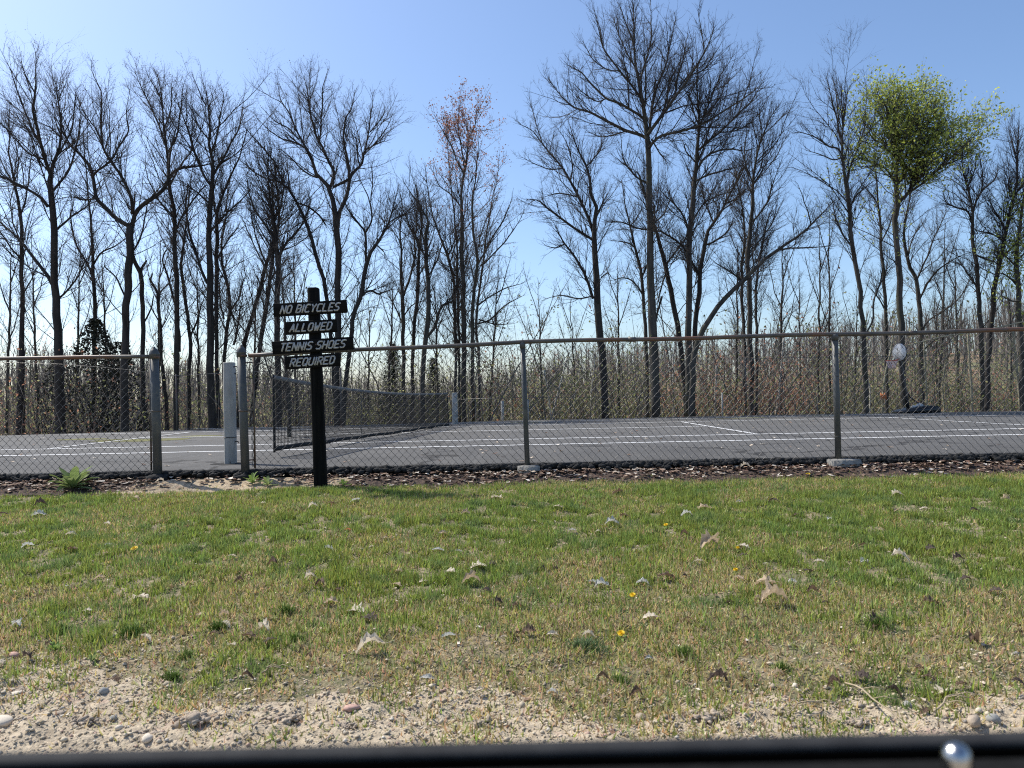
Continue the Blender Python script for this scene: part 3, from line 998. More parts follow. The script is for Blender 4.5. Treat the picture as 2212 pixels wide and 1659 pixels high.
# ------------------------------------------------------------------ tennis net and its posts
def wood_post(px_, top_y, base_y, depth, w, label, lean=0):
    t = unproj(px_, top_y, depth)
    root = empty('net_post', (t[0], depth, 0.0), label, 'post', 'wooden net posts')
    h = t[2]
    c = w / 2
    pr = [(-c, -c * .72), (-c * .72, -c), (c * .72, -c), (c, -c * .72), (c, c * .72), (c * .72, c), (-c * .72, c), (-c, c * .72)]
    b = MB()
    lev = [(-0.12, 1), (0.1, 1.0), (h * .5, 1.0), (h - .01, 1.0), (h, .93)]
    for zz, s in lev:
        b.add([(p[0] * s + lean * zz, p[1] * s, zz) for p in pr], [])
    s = np.arange(8)
    for k in range(len(lev) - 1):
        b.f.append((np.stack([s + k * 8, (s + 1) % 8 + k * 8, (s + 1) % 8 + k * 8 + 8, s + k * 8 + 8], 1), 0))
    b.f.append((np.array([list(range(32, 40))]), 0))
    b.build('timber', M['white_wood'], root)
    for zz in (0.14 * h + 0.1, h - .06):
        b = MB()
        b.tube([(c * .98, -c * .3, zz), (c + .035, -c * .3, zz + .004), (c + .05, -c * .3, zz - .01)], 0.009, 6)
        b.build('hook', M['rail'], root)
    b = MB()
    zb = 0.26 * h
    b.tube([(-c * 1.02, -c * .75, zb), (-c * .75, -c * 1.02, zb), (c * .75, -c * 1.02, zb), (c * 1.02, -c * .75, zb), (c * 1.02, c * .8, zb)], 0.006, 5)
    b.build('wire_loop', M['rail'], root)
    return root


wood_post(495, 783, 998, 10.1, 0.132, 'weathered white wooden net post with peeling paint in the gate gap')
wood_post(982, 848, 913, 22.5, 0.16, 'white wooden net post at the far end of the net')
# dark uneven patch at the foot of the near post
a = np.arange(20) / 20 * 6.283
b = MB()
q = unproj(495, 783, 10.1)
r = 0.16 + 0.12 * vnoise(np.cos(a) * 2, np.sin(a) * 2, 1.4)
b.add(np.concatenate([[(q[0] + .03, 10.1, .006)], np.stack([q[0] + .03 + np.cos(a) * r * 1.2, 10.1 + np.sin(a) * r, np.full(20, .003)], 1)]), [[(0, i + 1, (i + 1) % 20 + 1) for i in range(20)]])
b.build('court_patch', M['asphalt_dark'], court)

NA, NBp = unproj(590, 810, 10.9), unproj(966, 848, 21.6)
net = empty('tennis_net', (NA[0], NA[1], 0), 'sagging black tennis net with grey top band across the court', 'net')
Lh = math.hypot(NBp[0] - NA[0], NBp[1] - NA[1])
dx, dy = (NBp[0] - NA[0]) / Lh, (NBp[1] - NA[1]) / Lh


def net_top(t):
    return (NA[2] * (1 - t) + NBp[2] * t) - 0.13 * 4 * t * (1 - t) * (1 - .25 * t)


def net_bot(t):
    return 0.02 + 0.11 * (1 - np.clip(t, 0, 1)) ** 1.4 + 0.012 * np.sin(t * 19) ** 2


def net_pt(t, v):
    t = np.asarray(t, float)
    v = np.asarray(v, float)
    z = net_bot(t) * (1 - v) + net_top(t) * v
    s = t * Lh
    bow = 0.10 * np.sin(v * 3.1416) * np.sin(t * 3.14) + 0.03 * np.sin(t * 14) * (1 - v)
    return np.stack([dx * s + dy * bow, dy * s - dx * bow, z + 0 * s], -1)


b = MB()
T = np.linspace(0, 1, 250)
Vv = np.linspace(0, 1, 7)
P = np.stack([net_pt(T, np.full(250, v)) for v in Vv], 1)
b.tubes(P, np.full(P.shape[:2], 0.0040), 3)
Tt = np.linspace(0, 1, 60)
P = np.stack([net_pt(Tt, np.full(60, v)) for v in np.linspace(0.03, .95, 21)], 0)
b.tubes(P, np.full(P.shape[:2], 0.0040), 3)
o = b.build('netting', M['net'], net)
o['kind'] = 'stuff'
T = np.linspace(0, 1, 70)


def strip(name, v0, v1, th, m):
    A, Bp = net_pt(T, np.full(70, v0)), net_pt(T, np.full(70, v1))
    off = np.array((dy, -dx, 0)) * th
    V = np.concatenate([A - off, Bp - off, Bp + off, A + off])
    s = np.arange(69)
    b = MB()
    b.add(V, [np.concatenate([np.stack([s + k * 70, s + k * 70 + 1, s + ((k + 1) % 4) * 70 + 1, s + ((k + 1) % 4) * 70], 1) for k in range(4)])])
    return b.build(name, m, net)


strip('top_band', 0.94, 1.0, 0.009, M['nettape'])
strip('bottom_hem', -0.03, 0.03, 0.010, M['net'])
for t in (0.0, 1.0):
    b = MB()
    b.tube(net_pt(np.full(8, t), np.linspace(-.05, 1.01, 8)), 0.016, 6)
    b.build('end_dowel', M['net'], net)
p = net_pt(0.34, 1.0)
b = MB()
b.tube([(p[0], p[1] - .015, 0.02), (p[0], p[1] - .015, p[2])], 0.008, 5)
b.build('centre_strap', M['nettape'], net)
# cord from the band to the near post
q = unproj(495, 806, 10.1)
b = MB()
a0 = net_pt(0.0, 0.97)
e0 = np.array((q[0] + .07 - NA[0], 10.1 - NA[1], q[2]))
tt = np.linspace(0, 1, 10)[:, None]
b.tube(a0 * (1 - tt) + e0 * tt - np.array((0, 0, .05)) * (4 * tt * (1 - tt)), 0.005, 5)
b.build('tension_cord', M['net'], net)

# ------------------------------------------------------------------ basketball stand
HD = 23.6
hb_ = unproj(1972, 888, HD)
hoop = empty('basketball_stand', (hb_[0], HD, 0), 'portable basketball stand with oval white backboard at the far court edge', 'basketball stand')


def loc(x, y, d=HD):
    return unproj(x, y, d) - np.array((hb_[0], HD, 0))


b = MB()
b.tube([loc(1962, 886), loc(1957, 855), loc(1951, 818), loc(1945, 778), loc(1941, 752)], [.055, .055, .05, .045, .04], 10)
b.build('pole', M['black_plastic'], hoop, True)
b = MB()
b.tube([loc(1956, 842), loc(1966, 858), loc(1985, 872), loc(2000, 880)], .022, 8)
b.build('brace', M['black_plastic'], hoop, True)
b = MB()  # low base with sloping nose
W, D = 0.50, 0.40
sec = [(-0.62, 0.02), (-0.60, 0.07), (-0.28, 0.13), (-0.05, 0.20), (0.40, 0.22), (0.50, 0.16), (0.52, 0.02)]
for yy in (-D, D):
    b.add([(x + .13, yy, z) for x, z in sec], [])
k = len(sec)
b.f.append((np.array([[i, (i + 1) % k, (i + 1) % k + k, i + k] for i in range(k)]), 0))
b.f.append((np.array([list(range(k))[::-1], list(range(k, 2 * k))]), 0))
b.build('base', M['black_plastic'], hoop)
c = loc(1941, 761)
a = np.arange(28) / 28 * 6.283
b = MB()
shape = np.stack([np.cos(a) * 0.37 * (1 - .08 * np.sin(a)), np.zeros(28), np.sin(a) * 0.265 + 0.0], 1)
yawm = np.array(Matrix.Rotation(R(-86), 3, 'Z'))
fr_ = np.concatenate([shape + (0, -.02, 0), shape + (0, .02, 0)]) @ yawm.T + c + np.array((0, -.07, 0))
s = np.arange(28)
b.add(fr_, [[list(range(28))], [list(range(55, 27, -1))], np.stack([s, s + 28, (s + 1) % 28 + 28, (s + 1) % 28], 1)])
b.build('backboard', M['board_white'], hoop)
b = MB()
ed = np.concatenate([shape, shape[:1]]) * 1.02 @ yawm.T + c + np.array((0, -.07, 0))
b.tube(ed, .014, 6)
b.build('board_edge', M['black_plastic'], hoop)
rc = loc(1926, 779, HD - .35)
a2 = np.arange(25) / 24 * 6.283
b = MB()
b.tube(np.stack([rc[0] + .16 * np.cos(a2), rc[1] + .16 * np.sin(a2), np.full(25, rc[2])], 1), .012, 6)
b.tube([rc + (.14, .08, 0), c + np.array((-.02, -.08, -.2))], .014, 6)
b.build('rim', M['rim'], hoop)
b = MB()
for i in range(12):
    for sg in (-1, 1):
        t = np.linspace(0, 1, 5)
        an = i / 12 * 6.283 + sg * t * 0.8
        rr = .16 - .075 * t
        b.tube(np.stack([rc[0] + rr * np.cos(an), rc[1] + rr * np.sin(an), rc[2] - .24 * t], 1), .006, 4)
b.build('hoop_net', M['netwhite'], hoop)
for (x, y, s, lab) in ((1974, 879.5, .12, 'flat pale grey sandbag lying on the black stand base'), (1986, 876, .16, 'plump pale grey sandbag on the back of the black stand base')):
    p = unproj(x, y, HD)
    b = MB()
    lumps(b, np.array([(0, 0, 0.)]), np.array([s]), .55, jit=.12)
    o = b.build('sandbag', M['bag'], smooth_=True)
    o.location = tuple(p)
    tag(o, lab, 'sandbag')
# pale slanting pole behind the hoop
b = MB()
b.tube([unproj(1952, 748, 24.3), unproj(2045, 725, 24.3), unproj(2120, 716, 24.3), unproj(2240, 688, 24.3), unproj(2400, 655, 24.3)], [.02, .022, .022, .02, .018], 6)
b.tube([unproj(2400, 655, 24.3), unproj(2402, 900, 24.3)], .03, 6)
tag(b.build('leaning_pole', M['sapling']), 'long pale pole slanting up to the right behind the backboard', 'pole')

# ------------------------------------------------------------------ trees
def resample(P, W, K):
    """smooth polyline through px points, K samples"""
    P = np.asarray(P, float)
    n = len(P)
    if n == 2:
        t = np.linspace(0, 1, K)[:, None]
        return P[0] * (1 - t) + P[1] * t, np.interp(t[:, 0], [0, 1], W)
    d = np.concatenate([[0], np.cumsum(np.linalg.norm(np.diff(P, axis=0), axis=1))])
    u = np.linspace(0, d[-1], K)
    E = np.concatenate([[2 * P[0] - P[1]], P, [2 * P[-1] - P[-2]]])
    i = np.clip(np.searchsorted(d, u, side='right') - 1, 0, n - 2)
    t = ((u - d[i]) / (d[i + 1] - d[i] + 1e-9))[:, None]
    p0, p1, p2, p3 = E[i], E[i + 1], E[i + 2], E[i + 3]
    S = 0.5 * (2 * p1 + (p2 - p0) * t + (2 * p0 - 5 * p1 + 4 * p2 - p3) * t ** 2 + (3 * p1 - p0 - 3 * p2 + p3) * t ** 3)
    return S, np.interp(u, d, W)


def grow(g, base, D, L, Rr, K, wob, trop):
    """vectorised random walks: (N,K,3), (N,K)"""
    N = len(base)
    P = np.zeros((N, K, 3))
    P[:, 0] = base
    d = D.copy()
    st = (L / (K - 1))[:, None]
    for k in range(1, K):
        d = d + g.normal(0, wob, (N, 3)) + np.array((0, 0, trop))
        d /= np.linalg.norm(d, axis=1, keepdims=True) + 1e-9
        P[:, k] = P[:, k - 1] + d * st
    return P, Rr[:, None] * np.linspace(1, 0.22, K)[None]


def spawn(g, P, Rd, n, lo, hi, ang, angv, up, wt=None):
    """n children of random parents; returns base, dir, radius, parent index, t"""
    N, K = P.shape[:2]
    if wt is None:
        ln = np.linalg.norm(P[:, -1] - P[:, 0], axis=1)
        wt = ln / ln.sum()
    pi = g.choice(N, n, p=wt)
    t = g.uniform(lo, hi, n)
    f = t * (K - 1)
    i = np.minimum(f.astype(int), K - 2)
    u = (f - i)[:, None]
    base = P[pi, i] * (1 - u) + P[pi, i + 1] * u
    tan = P[pi, i + 1] - P[pi, i]
    tan /= np.linalg.norm(tan, axis=1, keepdims=True) + 1e-9
    r = Rd[pi, i] * (1 - u[:, 0]) + Rd[pi, i + 1] * u[:, 0]
    w = g.normal(0, 1, (n, 3))
    w -= tan * (w * tan).sum(1, keepdims=True)
    w /= np.linalg.norm(w, axis=1, keepdims=True) + 1e-9
    a = np.radians(g.normal(ang, angv, n))[:, None]
    d = tan * np.cos(a) + w * np.sin(a) + np.array((0, 0, up))
    d /= np.linalg.norm(d, axis=1, keepdims=True) + 1e-9
    return base, d, r, pi, t


def crown(g, S, SR, n1, l1, fan=1.0, zmin=1.0, up=0.25, twigs=(5, 4), ang=42, rmin=0.0030, tipn=2, wob=0.16):
    """three orders of branches on stems S (N,K,3) with radii SR; returns list of (P, R)"""
    N, K = S.shape[:2]
    mid = S[:, :-1] * .5 + S[:, 1:] * .5
    ln = np.linalg.norm(np.diff(S, axis=1), axis=2)
    rr = SR[:, :-1]
    w = ln * np.clip(0.04 / rr, 0.10, 1.0) * smooth(zmin - 1.5, zmin + 1.5, mid[:, :, 2])
    w = w.ravel() / w.sum()
    n1 = int(n1 * .95)
    si = g.choice(N * (K - 1), n1, p=w)
    a, i = si // (K - 1), si % (K - 1)
    u = g.random(n1)[:, None]
    base = S[a, i] * (1 - u) + S[a, i + 1] * u
    tan = S[a, i + 1] - S[a, i]
    tan /= np.linalg.norm(tan, axis=1, keepdims=True) + 1e-9
    r = SR[a, i]
    ww = g.normal(0, 1, (n1, 3))
    ww -= tan * (ww * tan).sum(1, keepdims=True)
    ww /= np.linalg.norm(ww, axis=1, keepdims=True) + 1e-9
    an = np.radians(g.normal(ang, 13, n1))[:, None] * fan
    d = tan * np.cos(an) + ww * np.sin(an) + np.array((0, 0, up))
    d /= np.linalg.norm(d, axis=1, keepdims=True)
    tipb, tipd = np.repeat(S[:, -1], tipn, axis=0), np.repeat(S[:, -1] - S[:, -3], tipn, axis=0)
    tipd = tipd / (np.linalg.norm(tipd, axis=1, keepdims=True) + 1e-9) + g.normal(0, .28, tipd.shape)
    tipd /= np.linalg.norm(tipd, axis=1, keepdims=True)
    L = l1 * g.lognormal(0, .34, n1) * np.clip(r / .040, .45, 1.15)
    base = np.concatenate([base, tipb])
    d = np.concatenate([d, tipd])
    L = np.concatenate([L, l1 * .28 * g.uniform(.6, 1.2, len(tipb))])
    r1 = np.minimum(np.concatenate([r * .6, np.repeat(SR[:, -1] * .8, tipn)]), 0.0045 + 0.0068 * L)
    r1 = np.maximum(r1, rmin * 1.5)
    P1, R1 = grow(g, base, d, L, r1, 6, wob, 0.08)
    n2 = int(len(P1) * twigs[0] * 1.0)
    wt = L / L.sum()
    b2, d2, r2, pi, t = spawn(g, P1, R1, n2, .15, 1.0, 40, 14, .16, wt)
    L2 = np.maximum(L[pi] * (1 - .6 * t), .25) * g.uniform(.28, .62, n2)
    P2, R2 = grow(g, b2, d2, L2, np.maximum(r2 * .55, rmin), 3, wob * 1.15, 0.08)
    n3 = int(n2 * twigs[1] * .9)
    b3, d3, r3, pi3, t3 = spawn(g, P2, R2, n3, .2, 1.0, 40, 16, .14)
    L3 = np.clip(L2[pi3] * g.uniform(.3, .7, n3), .10, .55)
    P3, R3 = grow(g, b3, d3, L3, np.maximum(r3 * .65, rmin * .8), 2, .12, 0.1)
    return (P1, R1), (P2, R2), (P3, R3)


def blobs(g, mb, C, size, mi=0, col=None, aspect=1.0):
    """small two-triangle leaves or buds, randomly turned"""
    N = len(C)
    u = g.normal(0, 1, (N, 3))
    u /= np.linalg.norm(u, axis=1, keepdims=True)
    v = np.cross(u, g.normal(0, 1, (N, 3)))
    v /= np.linalg.norm(v, axis=1, keepdims=True) + 1e-9
    s = np.asarray(size)[:, None]
    k = np.cross(u, v) * s * .25
    V = np.stack([C - u * s, C + v * s * .55 * aspect + k, C + u * s, C - v * s * .55 * aspect + k], 1).reshape(-1, 3)
    mb.add(V, [np.array([(0, 1, 2), (0, 2, 3)])[None].repeat(N, 0).reshape(-1, 3) + np.repeat(np.arange(N) * 4, 2)[:, None]], mi, None if col is None else np.repeat(col, 4, axis=0))


def pl(s):
    """'x y w, x y w' -> points and widths"""
    P, W = [], []
    for q in s.split(','):
        a = [float(k) for k in q.split()]
        P.append(a[:2])
        W.append(a[2] if len(a) > 2 else None)
    idx = [i for i, w in enumerate(W) if w is not None]
    W = np.interp(range(len(W)), idx, [W[i] for i in idx])
    return np.array(P), W


NTREE = 0


def tree(name, label, depth, stems, n1=150, l1=1.5, bark='bark', twig='twig', zmin=2.0, up=.25, twigs=(5, 4), ang=42, buds=0, seed=None, leaves=None, group='bare trees behind the court', spread=.5, extra_down=True, fan=1.0, wscale=1.0):
    """stems: traced limbs, the first begins at the ground"""
    global NTREE
    NTREE += 1
    g = np.random.default_rng(100 + NTREE if seed is None else seed)
    S, SR = [], []
    sc = depth / FPX
    for j, st in enumerate(stems):
        P, W = pl(st)
        Q, WW = resample(P, W, 26)
        if W[-1] <= 2.8 and P[0][1] - P[-1][1] > 60:
            Q, WW = resample(Q[:25], WW[:25], 22)[0], np.interp(np.linspace(0, 24, 22), np.arange(26), WW)
        else:
            Q, WW = resample(P, W, 22)
        yoff = np.zeros(22)
        dist = np.concatenate([[0], np.cumsum(np.linalg.norm(np.diff(Q, axis=0), axis=1))]) * sc
        if j > 0:
            yoff = dist * g.uniform(-spread, spread) + 0.12 * np.sin(dist * 1.7 + j)
        pts = np.array([unproj(Q[k, 0], Q[k, 1], depth + yoff[k]) for k in range(22)])
        jit = np.stack([fnoise(dist * 1.6, np.full(22, j + NTREE * 3.1), 1, 1, 2), fnoise(dist * 1.6, np.full(22, j + NTREE * 5.7), 1, 2, 2), np.full(22, .5)], 1) - .5
        pts += jit * np.array((.10, .16, 0)) * smooth(0, .5, dist)[:, None]
        S.append(pts)
        WW = WW * (.92 if j == 0 else .82)
        if W[-1] <= 2.8:
            WW[-8:] *= np.linspace(1, .6, 8)
        SR.append(np.maximum(WW * wscale * sc / 2, .006))
    S, SR = np.array(S), np.array(SR)
    bx, by = S[0][0][0], S[0][0][1]
    gz = float(far_z(bx, by)) if by > COURT_Y0 + 14 else float(base_z(bx, by))
    root = empty(name, (bx, by, gz), label, 'tree', group)
    mb = MB()
    # trunk: root flare down into the ground, then every traced limb
    t0 = S[0][0]
    lean = (S[0][3] - S[0][0]) * 0.0
    zz = np.linspace(gz - .25, t0[2], 6)[:-1]
    fl_ = 1 + .55 * np.exp(-(zz - gz + .1) / .35)
    trunk = np.concatenate([np.stack([np.full(5, bx), np.full(5, by), zz], 1), S[0]]) if t0[2] > gz + .1 else S[0]
    trr = np.concatenate([SR[0][0] * fl_, SR[0]]) if t0[2] > gz + .1 else SR[0]
    mb.tube(trunk, trr, 10)
    for k in range(1, len(S)):
        mb.tube(S[k], SR[k], 7)
    # knots of rough bark on the big stems
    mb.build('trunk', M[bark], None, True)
    tr = COL.objects[-1]
    tr.parent = root
    tr.matrix_parent_inverse = Matrix.Translation(-root.location)
    (P1, R1), (P2, R2), (P3, R3) = crown(g, S, SR, n1, l1, fan, zmin, up, twigs, ang)
    cb = MB()
    cb.tubes(P1, R1, 3)
    cb.tubes(P2, R2, 3, apex=True)
    cb.tubes(P3, R3, 3, apex=True)
    if buds:
        sel = P3[g.random(len(P3)) < buds]
        if len(sel):
            C = sel[:, -1]
            blobs(g, cb, C, g.uniform(.009, .022, len(C)), 1)
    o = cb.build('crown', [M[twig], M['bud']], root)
    o.matrix_parent_inverse = Matrix.Translation(-root.location)
    if leaves:
        lb = MB()
        (pal_, frac, size, cond) = leaves
        A = np.concatenate([P3.reshape(-1, 3), P2[:, 2:].reshape(-1, 3)])
        A = A[cond(A)]
        rep = max(1, int(math.ceil(frac)))
        A = np.repeat(A, rep, axis=0)
        A = A[g.random(len(A)) < frac / rep]
        A = A + g.normal(0, .10, A.shape)
        cc = np.array(pal_)[g.integers(0, len(pal_), len(A))] * (0.8 + .4 * g.random((len(A), 1)))
        blobs(g, lb, A, g.uniform(.6, 1.25, len(A)) * size, 0, cc)
        o = lb.build('foliage', M['leaf_green'], root)
        o.matrix_parent_inverse = Matrix.Translation(-root.location)
    return root


# ---- left group -------------------------------------------------------------
tree('bare_tree', 'straight slim dark trunk nearest the left edge with a thin leaning crown', 27.5,
     ['44 930 20, 46 780 14, 47 700 10, 47 560 9, 45 500 8, 40 436 7, 29 392 6, 22 332 4.5, 20 280 3.5, 23 200 2',
      '43 470 5, 56 420 4, 66 370 3, 70 300 2', '46 560 5, 20 530 4, -10 480 3', '30 400 4, 5 350 3, -14 300 2', '46 640 4, 70 600 3, 92 560 2'], 130, 1.3, buds=.5, twigs=(5, 4))
tree('bare_tree', 'massive dark oak with two low limbs sweeping up to the left', 26.5,
     ['131 935 23, 128 800 20, 124 700 18, 118 608 16, 118 504 15, 112 450 14, 110 380 12, 113 366 10, 120 345 9, 130 310 7, 133 280 6, 127 218 4.5, 122 180 3, 124 145 2',
      '110 380 10, 97 340 9, 86 298 8, 73 241 6.5, 75 200 5, 76 150 3.5, 77 100 2', '92 320 6, 72 280 5, 50 230 4, 30 170 3, 12 130 2',
      '112 613 10, 100 592 9, 86 574 8.5, 70 552 8, 55 533 7, 34 509 6, 12 490 5, -12 470 4', '104 447 9, 90 430 8, 78 421 7, 52 405 6.5, 31 395 6, 12 385 5.5, 0 379 5, -15 360 4',
      '112 415 7, 140 380 5.5, 160 330 4.5, 172 280 3.5, 170 220 2.5', '128 332 5, 150 290 4, 160 240 3, 165 190 2', '119 500 6, 150 470 5, 190 440 3.5, 212 405 2.5', '120 650 6, 142 630 5, 165 600 4, 185 560 3',
      '75 200 4, 55 165 3, 45 130 2', '97 345 5, 60 330 4, 25 290 3, -5 260 2'], 330, 1.45, buds=.6)
tree('bare_tree', 'slim forked tree close to the right of the massive dark oak', 30,
     ['203 940 9, 204 800 9, 205 640 8.5, 203 600 8, 200 540 6, 194 470 5, 188 400 4, 182 320 3, 178 250 2', '203 610 6, 190 575 5.5, 172 545 5, 160 510 4, 152 460 3', '200 575 5, 220 545 4.5, 250 530 3.5, 285 505 2.5'], 120, 1.3, buds=.4)
tree('bare_tree', 'wide forked oak whose limbs spread into a broad low V', 26,
     ['269 935 19, 268 850 17, 268 772 16, 272 660 16, 277 590 17, 280 540 17, 284 490 16',
      '284 490 12, 260 478 12, 240 462 11.5, 224 447 11, 212 436 10.5, 206 429 10, 201 405 9, 199 384 8.5, 196 366 8, 191 353 7.5, 180 340 6.5, 156 319 5.5, 138 293 4.5, 120 250 3, 112 210 2',
      '284 492 12, 294 460 11, 315 440 11, 338 421 10.5, 352 404 10, 362 387 9.5, 370 376 9, 377 369 8.5, 390 363 7.5, 403 360 6.5, 443 356 4.5, 480 340 3, 500 310 2',
      '286 462 9, 286 444 8.5, 280 422 8, 273 400 7.5, 260 374 7, 245 356 6.5, 230 330 6, 221 306 5.5, 216 254 4.5, 220 212 3.5, 205 171 3, 190 140 2',
      '199 384 6, 208 370 6, 221 361 6, 237 349 5.5, 250 330 5, 260 314 4.5, 270 296 4, 276 280 3.5, 272 240 2.5, 280 190 1.8',
      '362 387 6, 368 350 5, 370 320 4, 380 280 3', '221 306 4, 200 270 3, 176 230 2.5, 160 190 1.8', '206 429 5, 180 432 4, 150 425 3, 120 430 2.2', '270 640 5, 250 600 4, 225 575 3', '276 560 6, 300 520 4.5, 312 470 3.5, 325 420 2.5'], 300, 1.4, buds=.55)
tree('bare_tree', 'knotty narrow trunk with a dead forked stub standing beside the wide oak', 27,
     ['314 940 11, 311 850 10, 309 750 10, 306 650 10, 303 600 10, 297 577 10, 288 556 8, 284 540 6, 288 480 4, 292 420 3', '302 590 8, 308 575 7, 316 562 5', '309 700 5, 325 670 4, 330 640 3'], 40, .9, zmin=3.5)
tree('bare_tree', 'tall straight dark tree with a narrow crown beside the left gate post', 27,
     ['380 935 12, 381 738 11.5, 383 634 11, 379 556 10, 377 504 9.5, 376 463 9, 370 431 8.5, 364 397 8, 363 358 7.5, 361 322 7, 354 280 6, 351 228 4.5, 346 184 3.5, 338 150 2.5, 334 128 2',
      '361 322 5, 345 280 4.5, 323 228 3.8, 305 190 3, 289 145 2', '363 330 5, 375 306 4.5, 385 275 4, 391 228 3, 398 180 2', '377 504 6, 392 470 5, 420 430 4, 448 400 3', '376 470 5, 350 440 4, 325 400 3, 312 350 2.2',
      '365 400 5, 390 360 4, 415 320 3.2, 425 270 2.2', '351 235 3.5, 340 200 3, 318 165 2', '354 280 4, 370 235 3, 372 180 2'], 260, 1.4, buds=.6)
tree('bare_tree', 'crooked thin tree weaving just right of the tall straight one', 28,
     ['407 930 9, 409 830 8.5, 411 740 8, 406 690 7.5, 401 650 7.5, 396 615 7.5, 391 590 7, 393 560 6, 397 520 5, 404 470 4, 412 400 3.2, 415 330 2.4', '410 730 6, 418 712 5, 428 690 4.5, 430 665 3.5, 428 640 2.5', '398 520 4, 380 490 3, 372 450 2', '388 760 7, 384 700 6.5, 374 640 6, 362 590 5, 352 565 4, 358 540 3'], 90, 1.1, buds=.4)
tree('bare_tree', 'bent thin tree with a zigzag stem left of the gate post', 29.5,
     ['362 940 9, 356 860 8, 352 800 7.5, 347 730 7, 345 690 6.5, 341 640 6, 334 620 5.5, 324 603 4.5, 330 590 3.5', '341 640 4, 356 620 3.5, 375 605 2.5', '346 700 4, 330 670 3, 318 640 2'], 40, .9, zmin=2)
tree('bare_tree', 'sturdy dark tree with an upright vase crown between the two gate posts', 26.5,
     ['459 935 20, 456 830 17, 454 738 16, 454 608 15, 452 504 12, 453 463 11.5, 454 424 11, 458 384 10, 456 332 8, 450 300 7, 453 267 6, 446 218 4.5, 448 180 2.5',
      '455 400 7, 440 377 6.5, 425 340 6, 406 280 4.5, 391 239 3, 380 200 2', '457 380 7, 466 369 6.5, 488 332 5.5, 508 293 4.5, 521 254 3.2, 528 215 2', '448 612 8, 436 585 7, 427 559 6.5, 418 530 6, 408 490 5, 402 450 4, 405 400 3',
      '456 332 5, 470 290 4, 478 240 3, 482 195 2', '455 500 6, 480 470 5, 510 440 4, 540 410 2.8', '453 440 5, 430 420 4, 405 400 3', '446 230 3.5, 430 200 3, 420 175 2', '450 300 4, 425 270 3.2, 412 230 2.2'], 330, 1.4, buds=.55)
tree('bare_tree', 'slender twin stem rubbing against the sturdy tree between the gate posts', 27.2,
     ['472 935 9, 470 800 9, 468 700 9, 469 600 9.5, 467 504 8.5, 468 463 7.5, 477 431 6.5, 495 384 5.5, 518 332 4.5, 531 293 3.5, 540 250 2.2', '468 470 5, 462 430 4, 470 380 3, 480 330 2.2', '469 560 5, 490 520 4, 512 490 3'], 130, 1.2, buds=.45)
tree('bare_tree', 'wavy thin tree rising behind the white gate post', 29,
     ['491 930 9, 487 850 8, 484 790 8, 490 720 8, 500 665 8, 495 635 7.5, 490 608 7, 484 580 6, 479 556 5.5, 480 520 5, 488 470 4, 490 420 3.2, 500 370 2.2', '500 670 5, 515 640 4, 528 600 3', '505 745 6, 515 700 5, 520 665 4', '484 690 5, 476 650 4, 474 610 3'], 130, 1.2, zmin=2.5)
tree('bare_tree', 'leaning thin trunk bowing right toward the sign', 28,
     ['512 935 9, 520 830 9, 529 738 9.5, 541 695 9, 552 660 9, 564 615 8.5, 574 575 8, 584 545 7, 592 500 6, 594 470 5.5, 590 430 4.5, 588 380 3.5, 580 330 2.5', '575 570 5, 560 530 4, 545 480 3, 540 430 2.2', '592 500 4, 610 460 3.4, 620 410 2.4'], 170, 1.2)
tree('bare_tree', 'second leaning trunk just right of the bowing thin one', 27.6,
     ['540 935 10, 552 830 10, 564 725 10, 573 670 9.5, 580 620 9, 587 575 8, 591 540 7.5, 600 490 6, 603 450 5, 598 400 4, 592 350 3', '582 610 5, 600 580 4, 622 560 3', '591 540 4, 570 510 3.3, 548 470 2.4'], 130, 1.2)
tree('bare_tree', 'upright dark trunk rising directly behind the left half of the sign', 26.5,
     ['601 935 15, 600 830 14, 599 690 13, 600 600 12, 600 560 11, 595 515 9, 592 480 8, 586 440 6.5, 580 400 5, 577 350 3.5, 583 300 2.3', '600 565 7, 615 530 6, 640 505 5, 660 470 4, 670 430 3', '596 520 6, 575 490 5, 556 460 4, 540 420 3, 530 380 2', '592 480 5, 606 440 4, 615 390 3'], 240, 1.3)
